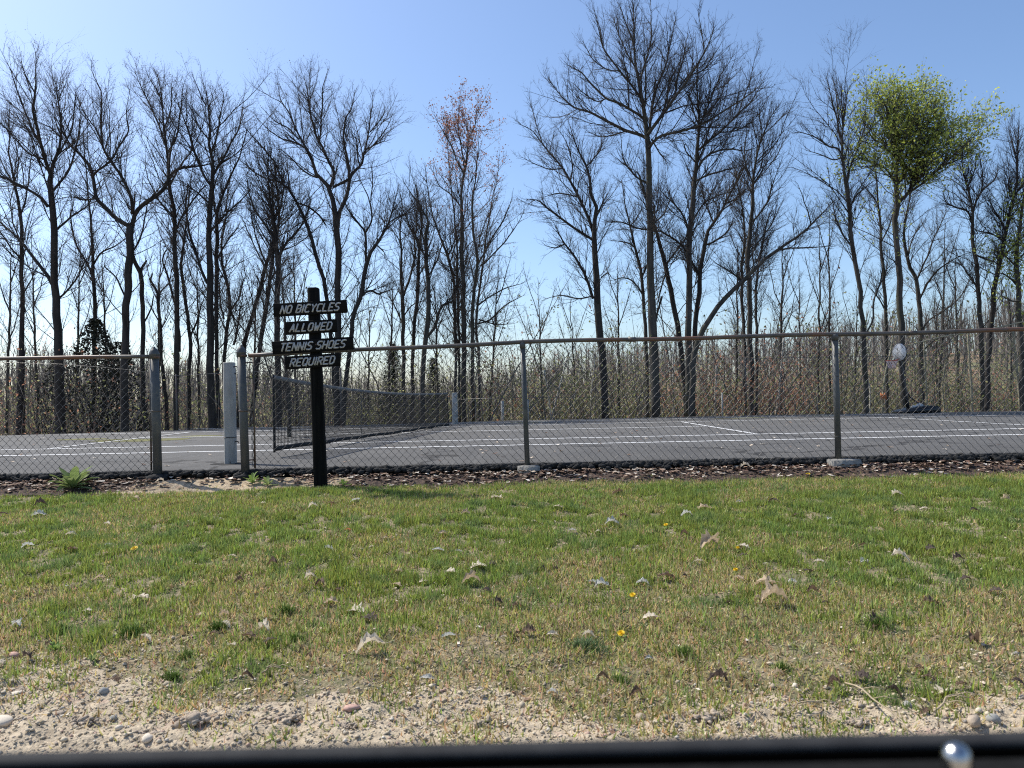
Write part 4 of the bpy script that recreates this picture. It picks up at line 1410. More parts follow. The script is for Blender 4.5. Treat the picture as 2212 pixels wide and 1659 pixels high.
tree('bare_tree', 'tall spreading oak with a rounded open crown above the sign', 26,
     ['729 935 16, 729 830 15, 729 738 14.5, 729 634 14, 730 560 14.5, 727 490 14.5, 723 460 12, 718 430 11, 712 408 10.5, 700 394 9.5, 686 382 9, 680 362 8.5, 676 345 8, 671 332 7.5, 665 322 7, 653 311 6.5, 645 301 6, 638 277 5.5, 632 254 5, 620 236 4.5, 608 218 4, 597 205 3.5, 590 190 2.5',
      '712 408 9, 720 384 8.5, 717 364 8, 710 352 7.5, 704 340 7, 697 322 6.5, 689 306 6, 680 286 5.5, 673 262 5, 669 236 4.5, 660 184 3.5, 655 160 2',
      '689 306 4.5, 692 290 4.5, 693 260 4, 695 218 3.5, 697 190 3, 704 165 2.4, 710 148 2', '673 255 3.5, 668 215 3, 670 180 2.5, 672 148 2',
      '730 490 11, 733 463 10.5, 746 429 10, 752 410 9.5, 754 397 9, 756 384 8.5, 766 369 8, 777 358 7.5, 784 345 7, 788 325 6, 798 319 5.5, 811 313 4.5, 825 308 3.5, 840 300 2.4',
      '720 404 7, 736 396 7, 750 388 6.5, 757 375 6', '754 385 7, 753 355 6.5, 749 332 6, 744 305 5, 743 285 4.5, 745 254 4, 755 240 3.4, 762 222 2.6, 766 195 1.8',
      '788 330 4.5, 794 300 4, 799 275 3.5, 803 235 2.8, 806 205 2', '777 358 4.5, 773 340 4, 770 310 3.5, 766 280 2.6', '665 322 4.5, 640 310 4, 610 300 3.4, 575 275 2.6, 552 250 1.8',
      '645 301 4, 625 280 3.5, 596 262 3, 575 240 2.2', '786 335 3.5, 815 300 3, 838 270 2.2, 846 250 1.6', '686 384 5, 670 378 4.5, 650 364 4, 632 345 3.2, 610 325 2.4', '800 285 3, 822 258 2.5, 832 235 1.8'], 420, 1.25, buds=.45)
tree('bare_tree', 'arching slim tree leaning left out of the base of the spreading oak', 26.8,
     ['726 900 9, 720 800 9, 714 720 9, 707 640 9, 697 595 9, 686 569 9, 676 525 8.5, 662 482 8, 650 457 7.5, 636 430 7, 626 410 6.5, 613 395 6, 598 392 5.5, 577 387 5, 551 374 4.5, 535 360 4, 520 348 3.2, 505 335 2.2',
      '613 395 5, 603 371 4.5, 594 350 4.2, 582 338 4, 570 322 3.6, 556 306 3.2, 540 288 2.8, 528 275 2', '626 412 4, 622 380 3.2, 620 350 2.4', '640 438 5, 665 446 5, 690 465 4.5, 705 485 4', '598 392 3.5, 575 355 3, 560 330 2'], 170, 1.2, buds=.3)
tree('bare_tree', 'slanting dark tree with a kinked low side branch right of the sign', 25.8,
     ['741 920 11, 747 830 10.5, 753 760 10, 760 710 10, 764 686 10, 773 655 10, 780 634 10, 786 600 9.5, 790 569 9.5, 798 548 9, 806 535 8.5, 815 525 8, 826 508 7, 838 485 5.5, 845 455 4, 855 420 3, 862 385 2',
      '791 565 7, 790 540 6.5, 789 502 6, 780 489 5.5, 768 474 5, 757 460 4.5, 748 440 3.5, 750 420 2.5', '790 502 5, 803 478 4.5, 802 455 4, 800 437 3.6, 795 420 3, 782 396 2.4, 770 370 1.8',
      '776 645 7, 784 637 6.5, 790 632 6.2, 797 629 6, 804 629 5.5, 812 634 5, 820 635 4.5, 832 630 4, 843 628 3, 850 620 2', '801 437 3, 805 395 2.6, 806 350 2', '812 528 4, 825 540 3.5, 830 548 2.5', '840 480 3.5, 870 465 3, 900 455 2'], 170, 1.05, zmin=3)
tree('bare_tree', 'pale grey thin tree splitting into two wavy stems over the net', 28.5,
     ['873 915 9, 872 800 9, 870 725 9, 871 640 9, 868 615 7.5, 866 590 6.5, 867 540 5.5, 864 500 4.5, 868 450 3.5, 862 400 2.5', '872 638 7, 879 618 6.5, 887 595 6, 895 569 5.5, 898 545 5, 896 515 4.5, 900 470 3.5, 905 420 2.5', '870 700 4, 850 660 3.4, 832 625 2.6', '874 680 4, 890 660 3, 915 650 2'], 150, 1.15, bark='bark_grey', zmin=3)
tree('bare_tree', 'narrow upright tree immediately left of the multi stemmed cluster', 28,
     ['889 915 9, 892 816 8.5, 895 712 8.5, 900 650 8, 903 600 7, 905 540 6, 912 480 5, 905 430 4, 895 390 2.8', '903 600 4, 922 560 3.4, 940 530 2.4', '905 520 4, 885 490 3.4, 868 450 2.4'], 140, 1.15, zmin=3)
tree('bare_tree', 'rough barked tree with a broken top and slanting fork left of the net end', 27,
     ['913 915 12, 915 803 11.5, 921 725 11.5, 926 673 11, 923 595 9.5, 921 540 9, 922 500 8, 927 478 6.5, 922 466 4', '921 730 8, 934 712 8, 946 680 7.5, 957 660 6.5, 968 655 6, 980 650 5', '923 560 5, 905 530 4, 890 495 3, 870 470 2', '926 480 4, 910 450 3.5, 890 420 3, 872 390 2', '924 600 5, 945 560 4, 960 520 3'], 140, 1.15, bark='bark_grey', zmin=3)
# ---- the reddish cluster ----------------------------------------------------
RED = [(0.26, 0.11, 0.07), (0.34, 0.17, 0.11), (0.20, 0.09, 0.07), (0.30, 0.19, 0.15)]


def red_cond(A):
    # crown top, where the dead leaves still hang
    z = A[:, 2]
    return np.random.default_rng(5).random(len(A)) < smooth(8.2, 10.6, z) * np.exp(-((A[:, 0] + 1.45) / 1.2) ** 2) + 0.03 * smooth(6, 8, z)


tree('red_leaved_tree', 'slender multi stemmed tree still holding rusty red leaves at its top', 27.5,
     ['1002 915 12, 1002 800 12, 1002 700 11.5, 999 560 10, 997 504 9, 998 463 8, 997 410 7, 1004 372 6.5, 1010 330 5.5, 1012 290 5, 1010 270 4, 1008 240 2.2',
      '986 915 8, 984 780 8, 983 686 8, 981 608 7.5, 972 570 7, 965 543 6.5, 955 522 6, 947 505 5.5, 938 480 5, 930 440 4, 922 390 3, 918 340 2', '1022 915 9, 1021 780 9, 1022 686 9, 1026 620 8.5, 1033 569 7.5, 1028 535 7, 1022 504 6.5, 1020 480 6, 1019 440 5, 1026 390 4, 1030 340 3, 1036 280 2',
      '1036 915 7, 1034 780 7, 1030 700 7, 1034 640 6.5, 1044 570 6, 1050 510 5, 1060 450 4.2, 1072 390 3.2, 1080 320 2', '993 915 7, 992 800 7, 990 700 6.5, 988 600 6, 986 520 5, 980 450 4.2, 972 380 3.4, 966 300 2.5, 962 250 1.8',
      '1003 380 4, 985 340 3.6, 968 305 3, 948 270 2.4, 935 245 1.8', '1012 300 3.5, 1025 270 3, 1030 235 2', '1033 569 5, 1060 520 4.4, 1085 480 3.6, 1110 420 2.6', '1045 570 4.4, 1075 540 3.8, 1105 505 3, 1130 460 2', '1032 660 4.5, 1060 640 4, 1095 622 3.2, 1130 612 2.2', '1031 700 4.5, 1058 690 4, 1090 660 3.2, 1128 640 2.2', '1034 690 4, 1070 700 3.4, 1105 700 2.6',
      '1006 360 3.6, 994 300 3, 990 250 2.4, 995 215 1.8', '998 450 4, 975 420 3.4, 950 400 2.6, 930 360 1.8'], 520, 1.35, twig='twig_warm', bark='bark_grey', up=.2, leaves=(RED, 1.5, .040, red_cond), group=None)
# ---- centre and right -------------------------------------------------------
tree('bare_tree', 'dark forked tree with crooked branches reaching left over the far post', 26.5,
     ['1308 915 17, 1306 850 17, 1299 751 17.5, 1294 690 17, 1291 647 16, 1288 582 14.5, 1285 540 13, 1283 500 12, 1287 470 9.5, 1288 449 9, 1281 432 8.5, 1275 420 8, 1274 404 7.5, 1276 390 7, 1272 374 6.5, 1265 361 6, 1259 345 5.5, 1249 325 5, 1240 300 4, 1233 277 3, 1222 245 2',
      '1282 505 9, 1275 482 9, 1268 465 8.5, 1262 449 8, 1256 437 7.5, 1250 426 7, 1240 408 6.5, 1232 394 6, 1224 378 5.5, 1216 364 5.2, 1204 350 5, 1193 338 4.6, 1180 322 4.2, 1171 309 4, 1160 296 3.6, 1151 283 3.4, 1136 275 3, 1122 267 2.4, 1108 250 1.8',
      '1284 522 7, 1278 517 7, 1255 501 6.5, 1229 485 6, 1205 467 5.5, 1184 452 5, 1170 440 4.4, 1161 433 4, 1142 430 3.2, 1125 430 2.2', '1281 645 8, 1272 618 7.5, 1262 590 7, 1252 573 6.5, 1241 556 6, 1230 541 5.5, 1220 527 5, 1212 512 4.4, 1206 500 3.4, 1196 480 2.4',
      '1293 655 6, 1286 630 5, 1282 610 4', '1171 309 3, 1160 270 2.6, 1150 235 2, 1145 210 1.6', '1265 361 4, 1285 340 3.6, 1298 320 3, 1300 290 2.2', '1232 394 4, 1236 360 3.5, 1230 330 3, 1220 300 2.4, 1200 270 1.8', '1216 364 3.4, 1190 365 3, 1160 355 2.4, 1130 340 1.8',
      '1279 640 4, 1250 645 3.8, 1215 638 3, 1180 645 2.2', '1288 470 4, 1300 445 3.4, 1312 420 2.4', '1220 527 4, 1200 535 3.4, 1180 532 2.4', '1250 426 4, 1225 420 3.5, 1200 418 2.8, 1175 425 2', '1299 600 3.5, 1312 590 3, 1322 600 2.2'], 360, 1.15, zmin=3.6, up=.18)
tree('bare_tree', 'tallest tree with a thick straight trunk and great domed crown', 26,
     ['1417 910 22, 1414 820 21, 1411 730 21, 1407 673 19, 1404 569 16.5, 1403 488 15, 1402 407 13.5, 1400 325 13, 1398 286 12, 1394 258 10.5, 1389 234 9.5, 1385 208 8.5, 1376 163 7, 1369 81 5.5, 1369 20 3.5, 1368 -30 2.5',
      '1398 300 9, 1385 293 9, 1353 283 8, 1330 271 7.5, 1311 260 7, 1278 244 6, 1250 236 5, 1229 225 4.4, 1203 195 3.4, 1180 159 2', '1391 258 7, 1375 243 7, 1350 228 6.5, 1330 219 6, 1311 212 5.5, 1288 192 5, 1272 174 4.5, 1255 156 4, 1238 148 3.2, 1223 138 2',
      '1386 215 6, 1366 185 5.5, 1340 153 5, 1320 125 4.5, 1301 98 4, 1293 60 3, 1288 26 2', '1400 290 10, 1408 278 9.5, 1428 251 8.5, 1457 212 7.5, 1475 188 6.5, 1490 163 6, 1508 138 5, 1522 114 4.4, 1536 80 3.2, 1545 49 2',
      '1402 320 8.5, 1410 308 8, 1428 293 7.5, 1464 286 7, 1506 273 6, 1545 251 5, 1594 221 4, 1630 196 3, 1656 172 2', '1403 280 7, 1405 260 6.5, 1411 228 6, 1418 195 5.5, 1430 160 5, 1441 130 4.4, 1452 80 3.4, 1460 33 2',
      '1380 180 5, 1388 156 5, 1400 118 4.5, 1408 81 4, 1406 40 3, 1405 -5 2', '1369 90 3.6, 1350 50 3, 1338 10 2', '1374 150 4, 1352 110 3.5, 1335 70 2.8, 1325 35 2', '1457 212 4.5, 1464 170 4, 1478 120 3.2, 1488 70 2.2', '1428 251 4.5, 1440 220 4, 1446 180 3.2, 1466 140 2.4, 1490 100 1.8',
      '1311 212 3.6, 1290 218 3.2, 1260 200 2.6, 1238 180 1.8', '1353 283 4, 1330 290 3.6, 1300 295 3, 1270 285 2.2', '1402 400 5, 1375 380 4.4, 1350 350 3.6, 1340 310 2.6', '1403 430 5, 1396 425 5, 1386 385 4.2, 1375 370 3', '1408 300 4, 1425 330 3.4, 1440 350 2.4', '1405 488 5, 1430 465 4.2, 1450 430 3.2', '1390 240 5, 1396 200 4.5, 1394 150 3.8, 1392 100 2.8, 1388 50 2', '1340 153 3.6, 1310 150 3.2, 1280 125 2.4, 1262 95 1.8', '1522 114 3, 1515 70 2.5, 1508 20 1.8', '1490 163 3.4, 1520 150 3, 1548 110 2.2, 1560 90 1.6'], 760, 1.35, bark='bark_grey', zmin=4.8, up=.22, twigs=(5, 4))
tree('bare_tree', 'dark trunk curving left to cross behind the tallest tree', 27,
     ['1484 905 13, 1481 850 13, 1476 800 12.5, 1468 725 12, 1462 690 12, 1455 665 11.5, 1450 635 11.5, 1445 608 11, 1440 580 10.5, 1432 550 10, 1425 525 9, 1416 495 8, 1410 470 6, 1400 440 4.5, 1385 400 3.5, 1375 360 2.5', '1437 575 5, 1450 555 4.6, 1470 530 4, 1490 500 3', '1416 500 5, 1375 492 4.5, 1340 480 3.6, 1310 478 2.6', '1430 640 6, 1420 680 5, 1415 710 5', '1440 580 4, 1432 610 4, 1424 640 4'], 160, 1.2, zmin=3.6)
tree('bare_tree', 'tall second trunk with a wide arching crown right of the tallest tree', 26.2,
     ['1491 905 21, 1489 820 17, 1487 725 14.5, 1489 608 13.5, 1488 560 13.5, 1489 504 12.5, 1493 488 12, 1496 450 11.5, 1499 407 11, 1503 360 10, 1506 325 9.5, 1508 300 8, 1509 277 7, 1507 245 6, 1506 212 5, 1504 160 3.5, 1510 110 2.2',
      '1507 325 7, 1520 315 6.5, 1535 301 6, 1555 286 5.5, 1575 267 5, 1594 247 4.5, 1612 230 4, 1626 212 3.5, 1640 188 2.8, 1652 163 2', '1509 277 5, 1518 252 4.6, 1529 228 4.2, 1542 196 3.6, 1555 163 3, 1572 138 2.4, 1587 114 1.8',
      '1503 372 6, 1520 345 5.5, 1545 328 5, 1578 322 4, 1610 325 3, 1635 318 2', '1501 392 5.5, 1525 380 5, 1555 371 4.4, 1580 364 3.6, 1604 358 2.6', '1509 270 4, 1498 240 3.5, 1490 200 2.8, 1486 165 2', '1490 505 6, 1478 470 5, 1460 445 4.2, 1440 425 3.4, 1420 400 2.4',
      '1594 247 3, 1610 205 2.6, 1622 165 2, 1630 125 1.5', '1555 286 3.4, 1590 282 3, 1625 262 2.4, 1648 235 1.8', '1502 350 4, 1485 330 3.6, 1480 310 3', '1529 228 3, 1534 180 2.6, 1530 140 1.8', '1494 480 5, 1520 440 4, 1560 420 3, 1590 415 2', '1542 196 2.6, 1570 180 2.2, 1600 150 1.6'], 480, 1.3, bark='bark_grey', zmin=4.2)
tree('bare_tree', 'reddish barked crooked trunk between the second trunk and the leaning limb', 26.8,
     ['1497 905 12, 1499 800 11, 1502 725 11, 1506 680 11, 1510 634 11, 1511 605 10.5, 1512 582 10, 1518 555 9.5, 1523 530 9, 1527 505 8.5, 1532 495 8, 1542 482 7.5, 1556 460 7, 1568 439 6.5, 1577 420 5.5, 1587 400 5, 1596 380 4, 1604 358 3, 1606 330 2', '1511 600 6, 1503 580 6, 1490 555 5.5, 1481 538 5.5, 1465 522 5, 1440 505 4.5, 1420 495 3.5', '1542 482 4.5, 1530 455 4, 1520 420 3, 1515 390 2', '1523 530 5, 1545 520 4.4, 1570 500 3.6, 1585 470 2.6', '1568 439 4, 1590 430 3.4, 1612 410 2.4'], 230, 1.15, twig='twig_warm', zmin=3.6)
tree('bare_tree', 'long bare limb of a leaning tree slanting far up to the right', 25.6,
     ['1493 905 15, 1495 830 14, 1499 764 13.5, 1507 738 13, 1517 717 12.5, 1530 695 12, 1543 673 11.5, 1560 651 11, 1575 634 10.5, 1590 620 10, 1603 608 9.5, 1630 581 9, 1656 556 8.5, 1675 543 8, 1695 528 7.5, 1715 515 6.8, 1732 504 6.2, 1752 484 5.5, 1770 466 5, 1790 447 4, 1803 431 2.8, 1815 410 1.8',
      '1603 608 5, 1590 595 4.5, 1570 580 4, 1550 570 3', '1680 540 4.5, 1710 536 4, 1750 535 3.4, 1790 532 2.4', '1752 484 3.4, 1745 455 3, 1735 425 2.4, 1722 395 1.8', '1630 581 4, 1625 550 3.4, 1635 510 2.8, 1640 470 2'], 150, 1.0, bark='bark_grey', zmin=3.8, up=.15)
tree('bare_tree', 'twin stemmed slim tree with long upswept branches in the right centre', 27.5,
     ['1625 905 12, 1622 800 12, 1619 686 11.5, 1617 600 10.5, 1616 540 10, 1621 500 9, 1623 472 8.5, 1624 430 7.5, 1626 390 7, 1632 355 6, 1639 325 5.5, 1650 290 4.5, 1659 260 3.6, 1680 230 2.6, 1697 205 1.8', '1611 905 9, 1608 800 9, 1606 686 9, 1602 640 8.5, 1600 600 8, 1604 560 7, 1609 520 6, 1606 470 5, 1597 420 4, 1590 370 3', '1624 480 5, 1645 455 4.6, 1660 430 4, 1672 395 3.2, 1684 350 2.2',
      '1618 560 5, 1635 530 4.6, 1655 500 4, 1675 470 3.2, 1690 440 2.2', '1626 395 4, 1612 360 3.6, 1608 320 3, 1615 280 2', '1639 325 3.4, 1645 285 3, 1642 250 2.2, 1655 215 1.6', '1634 900 8, 1634 780 8, 1633 680 7.5, 1632 620 7, 1640 560 5.5, 1652 510 4, 1662 460 3', '1650 290 3, 1672 270 2.6, 1700 240 2', '1626 400 3.6, 1650 370 3, 1680 330 2.4, 1702 290 1.8'], 430, 1.3, bark='bark_grey', zmin=3.6, up=.3)
tree('bare_tree', 'straight thin trunk flaring into a broom of upright shoots left of the green tree', 26.5,
     ['1872 900 12, 1869 800 11, 1865 712 10.5, 1859 650 10, 1855 608 10, 1848 565 10, 1842 530 9.5, 1838 490 9.5, 1834 447 9, 1829 407 8.5, 1823 368 7.5, 1818 329 6.5, 1821 290 5.5, 1825 250 4.5, 1829 215 3.4, 1836 165 2',
      '1817 330 5, 1808 320 5, 1792 316 4.4, 1778 308 4, 1766 301 3.6, 1748 292 3, 1727 285 2', '1820 310 4.5, 1811 275 4, 1803 238 3.6, 1797 215 3, 1792 199 2.6, 1782 160 1.8', '1830 392 6, 1836 366 5.5, 1844 342 5, 1852 322 4.5, 1857 309 4, 1863 285 3.6, 1868 264 3.2, 1870 235 2.8, 1870 212 2.4, 1868 165 1.6',
      '1822 290 3.4, 1812 250 3, 1806 205 2.4, 1800 170 1.6', '1820 340 4, 1800 345 3.5, 1770 335 2.8, 1740 325 2', '1824 260 3, 1818 220 2.4, 1815 180 1.6', '1860 300 3, 1880 280 2.4, 1890 240 1.8', '1834 450 4.5, 1850 425 4, 1870 405 3.2, 1890 390 2.2', '1842 535 4.5, 1820 505 4, 1805 470 3.2, 1800 430 2.2', '1867 730 5, 1885 690 4.6, 1890 640 4, 1905 590 3.2, 1910 540 2.2'], 330, 1.25, bark='bark_grey', up=.42, ang=32, zmin=4)
GREEN = [(0.42, 0.48, 0.08), (0.34, 0.41, 0.08), (0.52, 0.55, 0.13), (0.26, 0.32, 0.07), (0.38, 0.44, 0.16)]
_gx0, _gx1 = unproj(1870, 300, 27)[0], unproj(2110, 300, 27)[0]


def green_cond(A):
    z = A[:, 2]
    return np.random.default_rng(6).random(len(A)) < 0.3 + 0.7 * smooth(6.6, 8.6, z)


tree('leafing_tree', 'tall tree whose dense round top is covered in fresh yellow green leaves', 27,
     ['1955 900 15, 1949 800 14.5, 1946 700 14.5, 1941 600 13.5, 1937 535 12.5, 1935 460 12, 1938 431 11.5, 1935 394 10, 1938 355 9, 1934 329 8, 1931 290 6.5, 1930 254 5, 1926 215 3.2, 1928 185 2',
      '1940 436 9, 1955 425 8.5, 1963 415 8, 1972 402 7.5, 1978 380 7, 1982 355 6.5, 1985 320 6, 1985 290 5, 1990 250 4, 1995 215 3, 1998 190 2', '1960 420 6, 1975 408 6, 2000 389 5.5, 2016 374 5, 2032 358 4.5, 2050 342 4, 2066 329 3.4, 2090 305 2.6, 2110 280 1.8', '1936 398 6, 1925 378 5.5, 1912 363 5, 1900 358 4.5, 1886 353 4, 1870 347 3.4, 1857 342 2.4',
      '1934 335 5, 1915 322 4.6, 1905 310 4.2, 1891 305 3.6, 1878 290 3, 1868 270 2', '1937 345 5, 1950 325 4.6, 1962 305 4.2, 1970 275 3.6, 1972 240 2.8, 1970 210 2', '1983 340 4.4, 2000 320 4, 2018 295 3.4, 2030 260 2.6, 2040 230 1.8', '1930 270 4, 1918 240 3.6, 1905 215 2.8, 1895 195 2', '1985 290 4, 2005 270 3.4, 2025 235 2.6, 2035 205 1.8', '1931 300 4, 1948 270 3.6, 1950 230 2.8, 1950 200 2', '2032 358 3.4, 2060 350 3, 2090 335 2.2', '1982 355 4, 2010 340 3.4, 2050 310 2.6, 2075 270 1.8', '1938 400 4, 1960 370 3.4, 1970 340 2.4', '2018 295 3, 2055 275 2.6, 2100 262 2, 2125 255 1.6'], 620, 1.45, bark='bark_grey', zmin=6.2, up=.2, leaves=(GREEN, .50, .056, green_cond), group=None)
tree('bare_tree', 'thin straight pole of a tree just left of the leafing trunk', 28.5,
     ['1916 900 8, 1914 780 8, 1912 660 8, 1907 582 7, 1904 504 6, 1900 470 5.5, 1896 447 5, 1893 400 4.5, 1891 368 4, 1890 320 3, 1890 270 2', '1905 520 4, 1920 490 3.4, 1930 455 2.4', '1895 440 3.4, 1880 415 3, 1862 395 2', '1912 670 4, 1895 640 3.4, 1880 620 2.4'], 110, 1.0, bark='bark_grey', zmin=3.5)
tree('bare_tree', 'grey tree leaning left with fine drooping side twigs right of the leafing trunk', 28.5,
     ['1994 900 11, 1991 800 10.5, 1988 707 10, 1984 650 9.5, 1980 608 9, 1972 588 8.5, 1964 569 8, 1957 540 7, 1952 517 6.5, 1955 480 5.5, 1964 440 4.4, 1970 400 3.2, 1974 360 2', '1985 650 5, 2005 610 4.5, 2030 580 3.8, 2060 560 3, 2095 545 2', '1980 605 5, 1998 565 4.4, 2015 520 3.6, 2035 480 2.8, 2050 440 2', '1988 720 5, 2010 690 4.4, 2040 670 3.6, 2075 640 2.8, 2105 590 2', '1960 560 4, 1970 520 3.4, 1985 480 2.6', '1992 760 4.5, 2018 735 4, 2050 720 3.2, 2090 690 2.2'], 260, 1.15, bark='bark_grey', zmin=2.5, twig='twig_warm', up=.12)
tree('bare_tree', 'bare tree with crooked open limbs near the right edge', 27,
     ['2124 900 11, 2122 800 10.5, 2120 707 10, 2117 660 9.5, 2113 621 9.5, 2110 585 9, 2107 556 8.5, 2103 525 8, 2100 490 7.5, 2100 460 7, 2095 435 6, 2089 407 5.5, 2082 375 4.5, 2078 340 3.6, 2085 300 2.4', '2100 462 5.5, 2105 447 5.5, 2113 428 5, 2120 413 4.6, 2135 398 4, 2149 384 3.4, 2156 360 2.4', '2100 480 5, 2092 457 5, 2080 452 4.5, 2066 449 4.2, 2055 444 3.8, 2045 439 3.2, 2036 420 2', '2120 413 3.5, 2122 380 3, 2116 345 2.4', '2114 625 5, 2095 595 4.4, 2080 575 3.6, 2062 565 2.6', '2106 550 5, 2130 560 4.4, 2150 565 3.8', '2089 407 3.6, 2105 370 3, 2112 330 2.2'], 260, 1.15, bark='bark_grey', zmin=3)
tree('bare_tree', 'slanting trunk leaning right at the right edge beside the young green leaves', 26.5,
     ['2130 905 12, 2134 800 11.5, 2139 707 11, 2143 670 10.5, 2146 639 10.5, 2152 610 10, 2157 582 9.5, 2162 558 9, 2165 538 9, 2168 520 8.5, 2172 498 8, 2180 473 7.5, 2186 446 7, 2191 420 6.5, 2196 398 6, 2198 381 5.5, 2198 350 5, 2199 329 4.5, 2201 290 3.4, 2207 245 2.2', '2160 560 5.5, 2185 535 5, 2205 515 4.2, 2230 480 3', '2172 500 5, 2160 470 4.4, 2145 450 3.6, 2135 425 2.6', '2191 420 4.4, 2210 400 3.8, 2230 370 3', '2198 350 3.6, 2188 315 3, 2180 280 2', '2168 520 4.5, 2140 505 4, 2115 500 3'], 280, 1.2, zmin=3)
tree('leafing_tree', 'rough trunk at the far right edge with sparse new leaves low down', 25.8,
     ['2209 905 13, 2207 800 12.5, 2204 700 12, 2201 634 11.5, 2199 590 10.5, 2197 556 9.5, 2199 520 8, 2206 480 6.5, 2212 430 5, 2222 380 3.4', '2200 620 5, 2180 600 4.4, 2165 590 3.6, 2150 596 2.4', '2199 580 5, 2178 560 4.4, 2160 545 3.4, 2150 530 2.2', '2200 560 5, 2220 540 4, 2240 520 3', '2203 650 4.6, 2185 650 4, 2165 640 3'], 150, .8, zmin=3.2, leaves=(GREEN, .30, .055, lambda A: (A[:, 2] < 7.5) & (np.random.default_rng(8).random(len(A)) < .8)), group=None, bark='bark_grey')
tree('bare_tree', 'slim tree with pale branches just left of the tallest trunk', 28.5,
     ['1398 900 9, 1397 800 9, 1396 725 8.5, 1392 670 8, 1388 620 7.5, 1384 580 7, 1378 555 6.5, 1372 535 6, 1366 515 5.5, 1360 490 4.8, 1352 450 4, 1345 410 3, 1340 370 2', '1386 600 5, 1398 570 4.4, 1405 540 3.6', '1390 640 4.6, 1370 610 4, 1350 600 3.4, 1325 605 2.4', '1372 535 4, 1355 525 3.6, 1330 520 2.8', '1360 490 3.5, 1380 465 3, 1392 430 2'], 130, 1.05, bark='bark_grey', zmin=3)

# ---- slender trees deeper in the wood ----------------------------------------
def pole_tree(name, label, depth, x, top, w, lean=0, n1=40, l1=1.1, bark='bark_grey', zmin=2.0, group='slim poles of trees in the wood', base=905, **k):
    st = ['%f %f %f, %f %f %f, %f %f %f, %f %f %f' % (x - lean * .1, base, w, x + lean * .2, base - (base - top) * .3, w * .92, x + lean * .6, base - (base - top) * .66, w * .6, x + lean, top, 1.5)]
    for j in range(3):
        q = .42 + .15 * j
        yy = base - (base - top) * q
        s = (-1) ** j * (1 if lean >= 0 else -1)
        xx = x + lean * q
        st.append('%f %f %f, %f %f %f, %f %f %f' % (xx, yy, w * .5, xx + s * 16, yy - 45, w * .35, xx + s * 34, yy - 110, 1.5))
    return tree(name, label, depth, st, n1, l1, bark=bark, zmin=zmin, group=group, **k)


for (x, top, w, ln, dp, lab) in ((1769, 470, 6, 2, 31, 'pencil thin straight pole tree standing left of the thick fence post'), (1793, 430, 6, -3, 32, 'pencil thin pole tree nearly in line with the right fence post'),
                                 (1686, 490, 7, 6, 30, 'thin dark pole tree with side shoots under the slanting limb'), (1590, 520, 6, 4, 32, 'thin pole tree between the second trunk and the twin stems'),
                                 (1730, 560, 5, -5, 33, 'wispy pole tree under the tip of the slanting limb'), (1845, 600, 5, 8, 33, 'wispy pole tree right of the thick fence post'), (2030, 470, 6, 14, 31, 'wispy leaning pole tree right of the backboard'),
                                 (2070, 520, 6, -8, 32, 'thin pole tree midway between backboard and right edge'), (1338, 560, 6, -4, 32, 'thin pole tree right of the forked tree with crooked branches'), (1170, 600, 5, -8, 34, 'wispy pole tree right of the far net post'),
                                 (840, 560, 6, 10, 31, 'thin pole tree above the left part of the net'), (945, 590, 6, -6, 31, 'thin pole tree just left of the net far end'), (795, 640, 5, 2, 33, 'little pole tree right of the sign boards'), (640, 480, 6, -6, 31, 'thin pole tree seen behind the sign post'),
                                 (545, 560, 6, 14, 32, 'thin pole tree leaning behind the right gate post'), (430, 520, 6, -6, 31, 'thin pole tree in the middle of the gate gap'), (340, 480, 6, 8, 31, 'thin pole tree just left of the left gate post'), (230, 520, 6, -10, 31, 'thin pole tree between the massive oak and the wide oak'),
                                 (165, 500, 6, 10, 32, 'thin pole tree rising out of the dark evergreen bush'), (80, 480, 6, -12, 31, 'thin pole tree between the left edge and the massive oak'), (15, 500, 7, 10, 30, 'thin pole tree hugging the left edge'), (2185, 560, 5, -4, 32, 'thin pole tree behind the right edge trunk'),
                                 (1060, 560, 6, 18, 30, 'thin pole tree leaning right out of the red leaved cluster'), (1245, 640, 5, -14, 33, 'wispy pole tree left of the forked tree')):
    pole_tree('pole_tree', lab, dp, x, top, w, ln, n1=55 if w > 5 else 40)

# copies of slim trees far back, for depth: individual things that share meshes
src = [o for o in COL.objects if o.name.startswith('pole_tree')][:6]
kids = {s.name: [c for c in COL.objects if c.parent == s] for s in src}
used_t = set()
TMARKS = [(44, 'leftmost slim trunk'), (128, 'massive dark oak'), (205, 'evergreen bush'), (270, 'wide forked oak'), (338, 'left gate post'), (380, 'tall straight tree'), (456, 'vase crowned tree'), (528, 'right gate post'), (600, 'upright trunk behind the sign'), (729, 'spreading oak'), (750, 'kinked slanting tree'), (872, 'two stemmed grey tree'),
          (918, 'broken topped tree'), (1005, 'red leaved cluster'), (1135, 'middle fence post'), (1303, 'crooked forked tree'), (1412, 'tallest tree'), (1490, 'second tall trunk'), (1620, 'twin stemmed tree'), (1808, 'thick fence post'), (1866, 'broom topped tree'), (1948, 'leafing tree'), (2120, 'crooked limbed tree'), (2205, 'far right leafing trunk')]
gq = np.random.default_rng(77)
